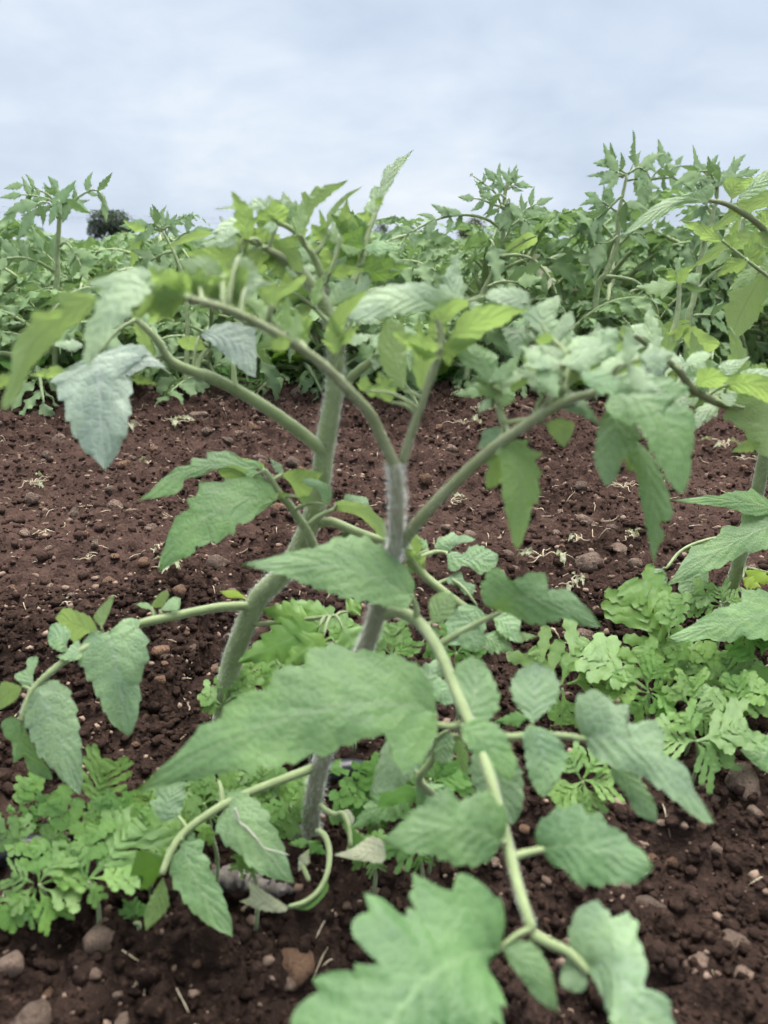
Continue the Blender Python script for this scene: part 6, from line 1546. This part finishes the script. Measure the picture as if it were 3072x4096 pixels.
# ------------------------------------------------------------------ weeds under the back row
WL = [weed_local(k, wid=.32 + .06 * (k % 3), droop=.2 + .15 * (k % 3)) for k in range(4)]
WL_ME = [[make_mesh('leaf', g[0], g[1], g[2], M[m]) for g in WL] for m in ('weed', 'weedd')]
OV = [leaflet_local(60 + k, rows=10, cols=2, wid=.42, teeth=1, amp=.0, droop=.3) for k in range(3)]
OV_ME = [make_mesh('leaf', g[0], g[1], g[2], M['weedd']) for g in OV]
for i in range(34):
    x = random.uniform(-1.25, 1.25); y = random.uniform(1.93, 2.2)
    root = empty('low_weed', (x, y, gh(x, y)), label='low green weed crowding the foot of the row behind the bare soil', cat='weed', group='low weeds at the foot of the back row')
    br = random.random() < .5
    for j in range(random.randint(6, 9)):
        az = j * 2.4 + random.uniform(-.4, .4); el = random.uniform(.25, 1.1)
        d = Vector((math.cos(az) * math.cos(el), math.sin(az) * math.cos(el), math.sin(el)))
        me = random.choice(WL_ME[0 if random.random() < .35 else 1]) if br else random.choice(OV_ME)
        o = Vector((0, 0, 0)) if br else d * random.uniform(.02, .06)
        obj('leaf', me, root, mw=frame(o, d + Vector((0, 0, -.2)), (0, 0, 1)) @ Matrix.Scale(random.uniform(.07, .12) if br else random.uniform(.04, .065), 4))
    if not br:
        g = join_geo([tube_geo([(0, 0, -.01), (math.cos(a) * .015, math.sin(a) * .015, .03), (math.cos(a) * .03, math.sin(a) * .03, .06)], [.0014, .0012, .0008], 5, 2) for a in (0, 2, 4)])
        obj('stem', make_mesh('stem', g[0], g[1], g[2], M['stem']), root)
# grass at the foot of the back row
def grass():
    r = np.random.default_rng(21); n = 1500
    x = r.uniform(-1.3, 1.3, n); y = r.uniform(2.0, 2.45, n); z = ground_h(x, y)
    h = r.uniform(.03, .11, n); a = r.uniform(0, 6.28, n); le = r.uniform(.1, .6, n); w = r.uniform(.0012, .0022, n)
    dx, dy = np.cos(a), np.sin(a)
    def pt(f): return np.stack([x + dx * le * h * f * f, y + dy * le * h * f * f, z + h * f * (1 - .25 * f)], -1)
    sd = np.stack([-dy, dx, np.zeros(n)], -1) * w[:, None]
    V = np.stack([pt(0) - sd, pt(0) + sd, pt(.55) + sd * .8, pt(.55) - sd * .8, pt(1)], 1).reshape(-1, 3)
    k = np.arange(n)[:, None] * 5
    return V, [k + np.array([[0, 1, 2, 3]]), k + np.array([[3, 2, 4]])]
v, f = grass()
tag(obj('grass', make_mesh('grass', v, f, np.tile([[0, .3]], (len(v), 1)), M['weedd'])), kind='stuff', label='thin green grass at the foot of the back row', cat='grass')

# ------------------------------------------------------------------ pulled weeds and dry bits on the furrow
def uprooted(label, view, x, y, size, nroot, nleaf, seed, mat='dry', leafsz=.5):
    r = random.Random(seed)
    p = G(view, x, y); d = gdepth(*S(view, x, y)); sz = size / VIEWS[view][2] * d / F
    p[2] = gh(p[0], p[1]) + .004
    root = empty('pulled_weed', p, label=label, cat='pulled weed', group='pulled weeds drying on the furrow')
    tubes = []
    for j in range(nroot):
        a = r.uniform(0, 6.28); ln = sz * r.uniform(.35, .75)
        q = [(0, 0, .002)]
        for k in range(1, 5):
            a += r.uniform(-.7, .7)
            q.append((q[-1][0] + math.cos(a) * ln / 4, q[-1][1] + math.sin(a) * ln / 4, .004 + r.uniform(0, sz * .10)))
        tubes.append(tube_geo(q, [.0010, .0009, .0008, .0006, .0003], 5, 3))
    g = join_geo(tubes)
    obj('root', make_mesh('root', g[0], g[1], g[2], M['straw']), root)
    for j in range(nleaf):
        a = r.uniform(0, 6.28); o = Vector((math.cos(a), math.sin(a), 0)) * sz * r.uniform(.1, .35) + Vector((0, 0, r.uniform(.004, .014)))
        dr = Vector((math.cos(a + r.uniform(-1, 1)), math.sin(a + r.uniform(-1, 1)), r.uniform(-.1, .5)))
        obj('leaf', DRY_ME[r.randrange(4)] if mat == 'dry' else WL_ME[0][r.randrange(4)], root, mw=frame(o, dr, (r.uniform(-.7, .7), r.uniform(-.7, .7), 1)) @ Matrix.Scale(sz * leafsz * r.uniform(.6, 1.1), 4))
    return root
DRY_ME = []
for k in range(4):
    g = leaflet_local(80 + k, rows=12, cols=3, wid=.34, teeth=5, amp=.2, droop=.6, fold=.5, wave=.16)
    DRY_ME.append(make_mesh('leaf', g[0], g[1], g[2], M['dry']))
for a in (('pulled weed with stringy green blades at the back edge of the soil, left', 'V3', 745, 215, 150, 9, 4, 1),
          ('wilted pulled weed below the silvery leaflet at left', 'V3', 570, 230, 120, 6, 4, 2),
          ('pulled weed of tangled roots near the left edge', 'V3', 140, 435, 140, 8, 3, 3),
          ('small crumpled dry leaf tuft in the middle of the soil at left', 'V3', 640, 385, 70, 3, 4, 4),
          ('bare looping roots lying left of the yellow green leaflet', 'V3', 185, 670, 110, 5, 0, 5),
          ('pulled weed with pale shredded leaves beside the toothed leaflet tip', 'V3', 690, 740, 100, 4, 5, 6),
          ('shredded pale weed lying below the toothed leaflet tip', 'V3', 730, 860, 150, 4, 6, 7),
          ('thin forked root on the soil at left', 'V3', 380, 760, 110, 4, 0, 8),
          ('big wilted pale leaf with roots right of the centre stem', 'V4', 345, 215, 150, 4, 1, 9),
          ('wilted weed heap at the back edge right of centre', 'V4', 370, 110, 120, 8, 4, 10),
          ('pulled weed with long yellow roots at the back right of centre', 'V4', 460, 170, 160, 9, 2, 11),
          ('wilted weed under the right stalk at the back edge', 'V4', 620, 110, 110, 6, 3, 12),
          ('small wilted weed behind the pale drooping leaflet', 'V4', 885, 130, 80, 4, 3, 13),
          ('dry pale roots between the two hanging leaflets', 'V4', 1040, 440, 150, 7, 0, 14),
          ('red rooted pulled weed above the flat brown stone', 'V4', 840, 690, 110, 5, 1, 15),
          ('pulled weed of pale roots at the far right of the soil', 'V4', 1470, 290, 160, 8, 3, 16),
          ('pale shredded weed around the grey stone', 'V4', 1060, 660, 120, 3, 5, 17),
          ('wilted weed between the drooping leaflet and the right weeds', 'V4', 820, 905, 130, 4, 5, 18),
          ('green pulled weed stalk below the green hanging leaflet', 'V4', 690, 770, 190, 5, 2, 19),
          ('small dry weed at the far right edge of the soil', 'V4', 1560, 365, 80, 3, 3, 20),
          ('pale dry roots left of the right stalk', 'V4', 290, 520, 120, 6, 1, 21),
          ('tiny green seedling tuft on the soil at left', 'V5', 290, 125, 60, 3, 4, 22)):
    uprooted(*a[:7], a[7], mat='dry', leafsz=(.85 if a[7] == 9 else .38))
# loose straw too fine to pick apart
def straw():
    r = np.random.default_rng(31); parts = []
    for _ in range(620):
        y = r.uniform(.3, 2.1); x = r.uniform(-1, 1) * (.5 * y + .1); a = r.uniform(0, 6.28); ln = r.uniform(.006, .030) * (.6 + .4 * y)
        c = [np.array([x + math.cos(a) * ln * t + r.normal(0, .001), y + math.sin(a) * ln * t + r.normal(0, .001), 0]) for t in (0, .5, 1)]
        for q in c: q[2] = gh(q[0], q[1]) + .002
        parts.append(tube_geo(c, [.0003 + .00025 * min(1, y), .0004 + .00025 * min(1, y), .0002], 4, 2))
    return join_geo(parts)
g = straw()
tag(obj('straw_bits', make_mesh('straw_bits', g[0], g[1], g[2], M['straw']), soil), kind='stuff')
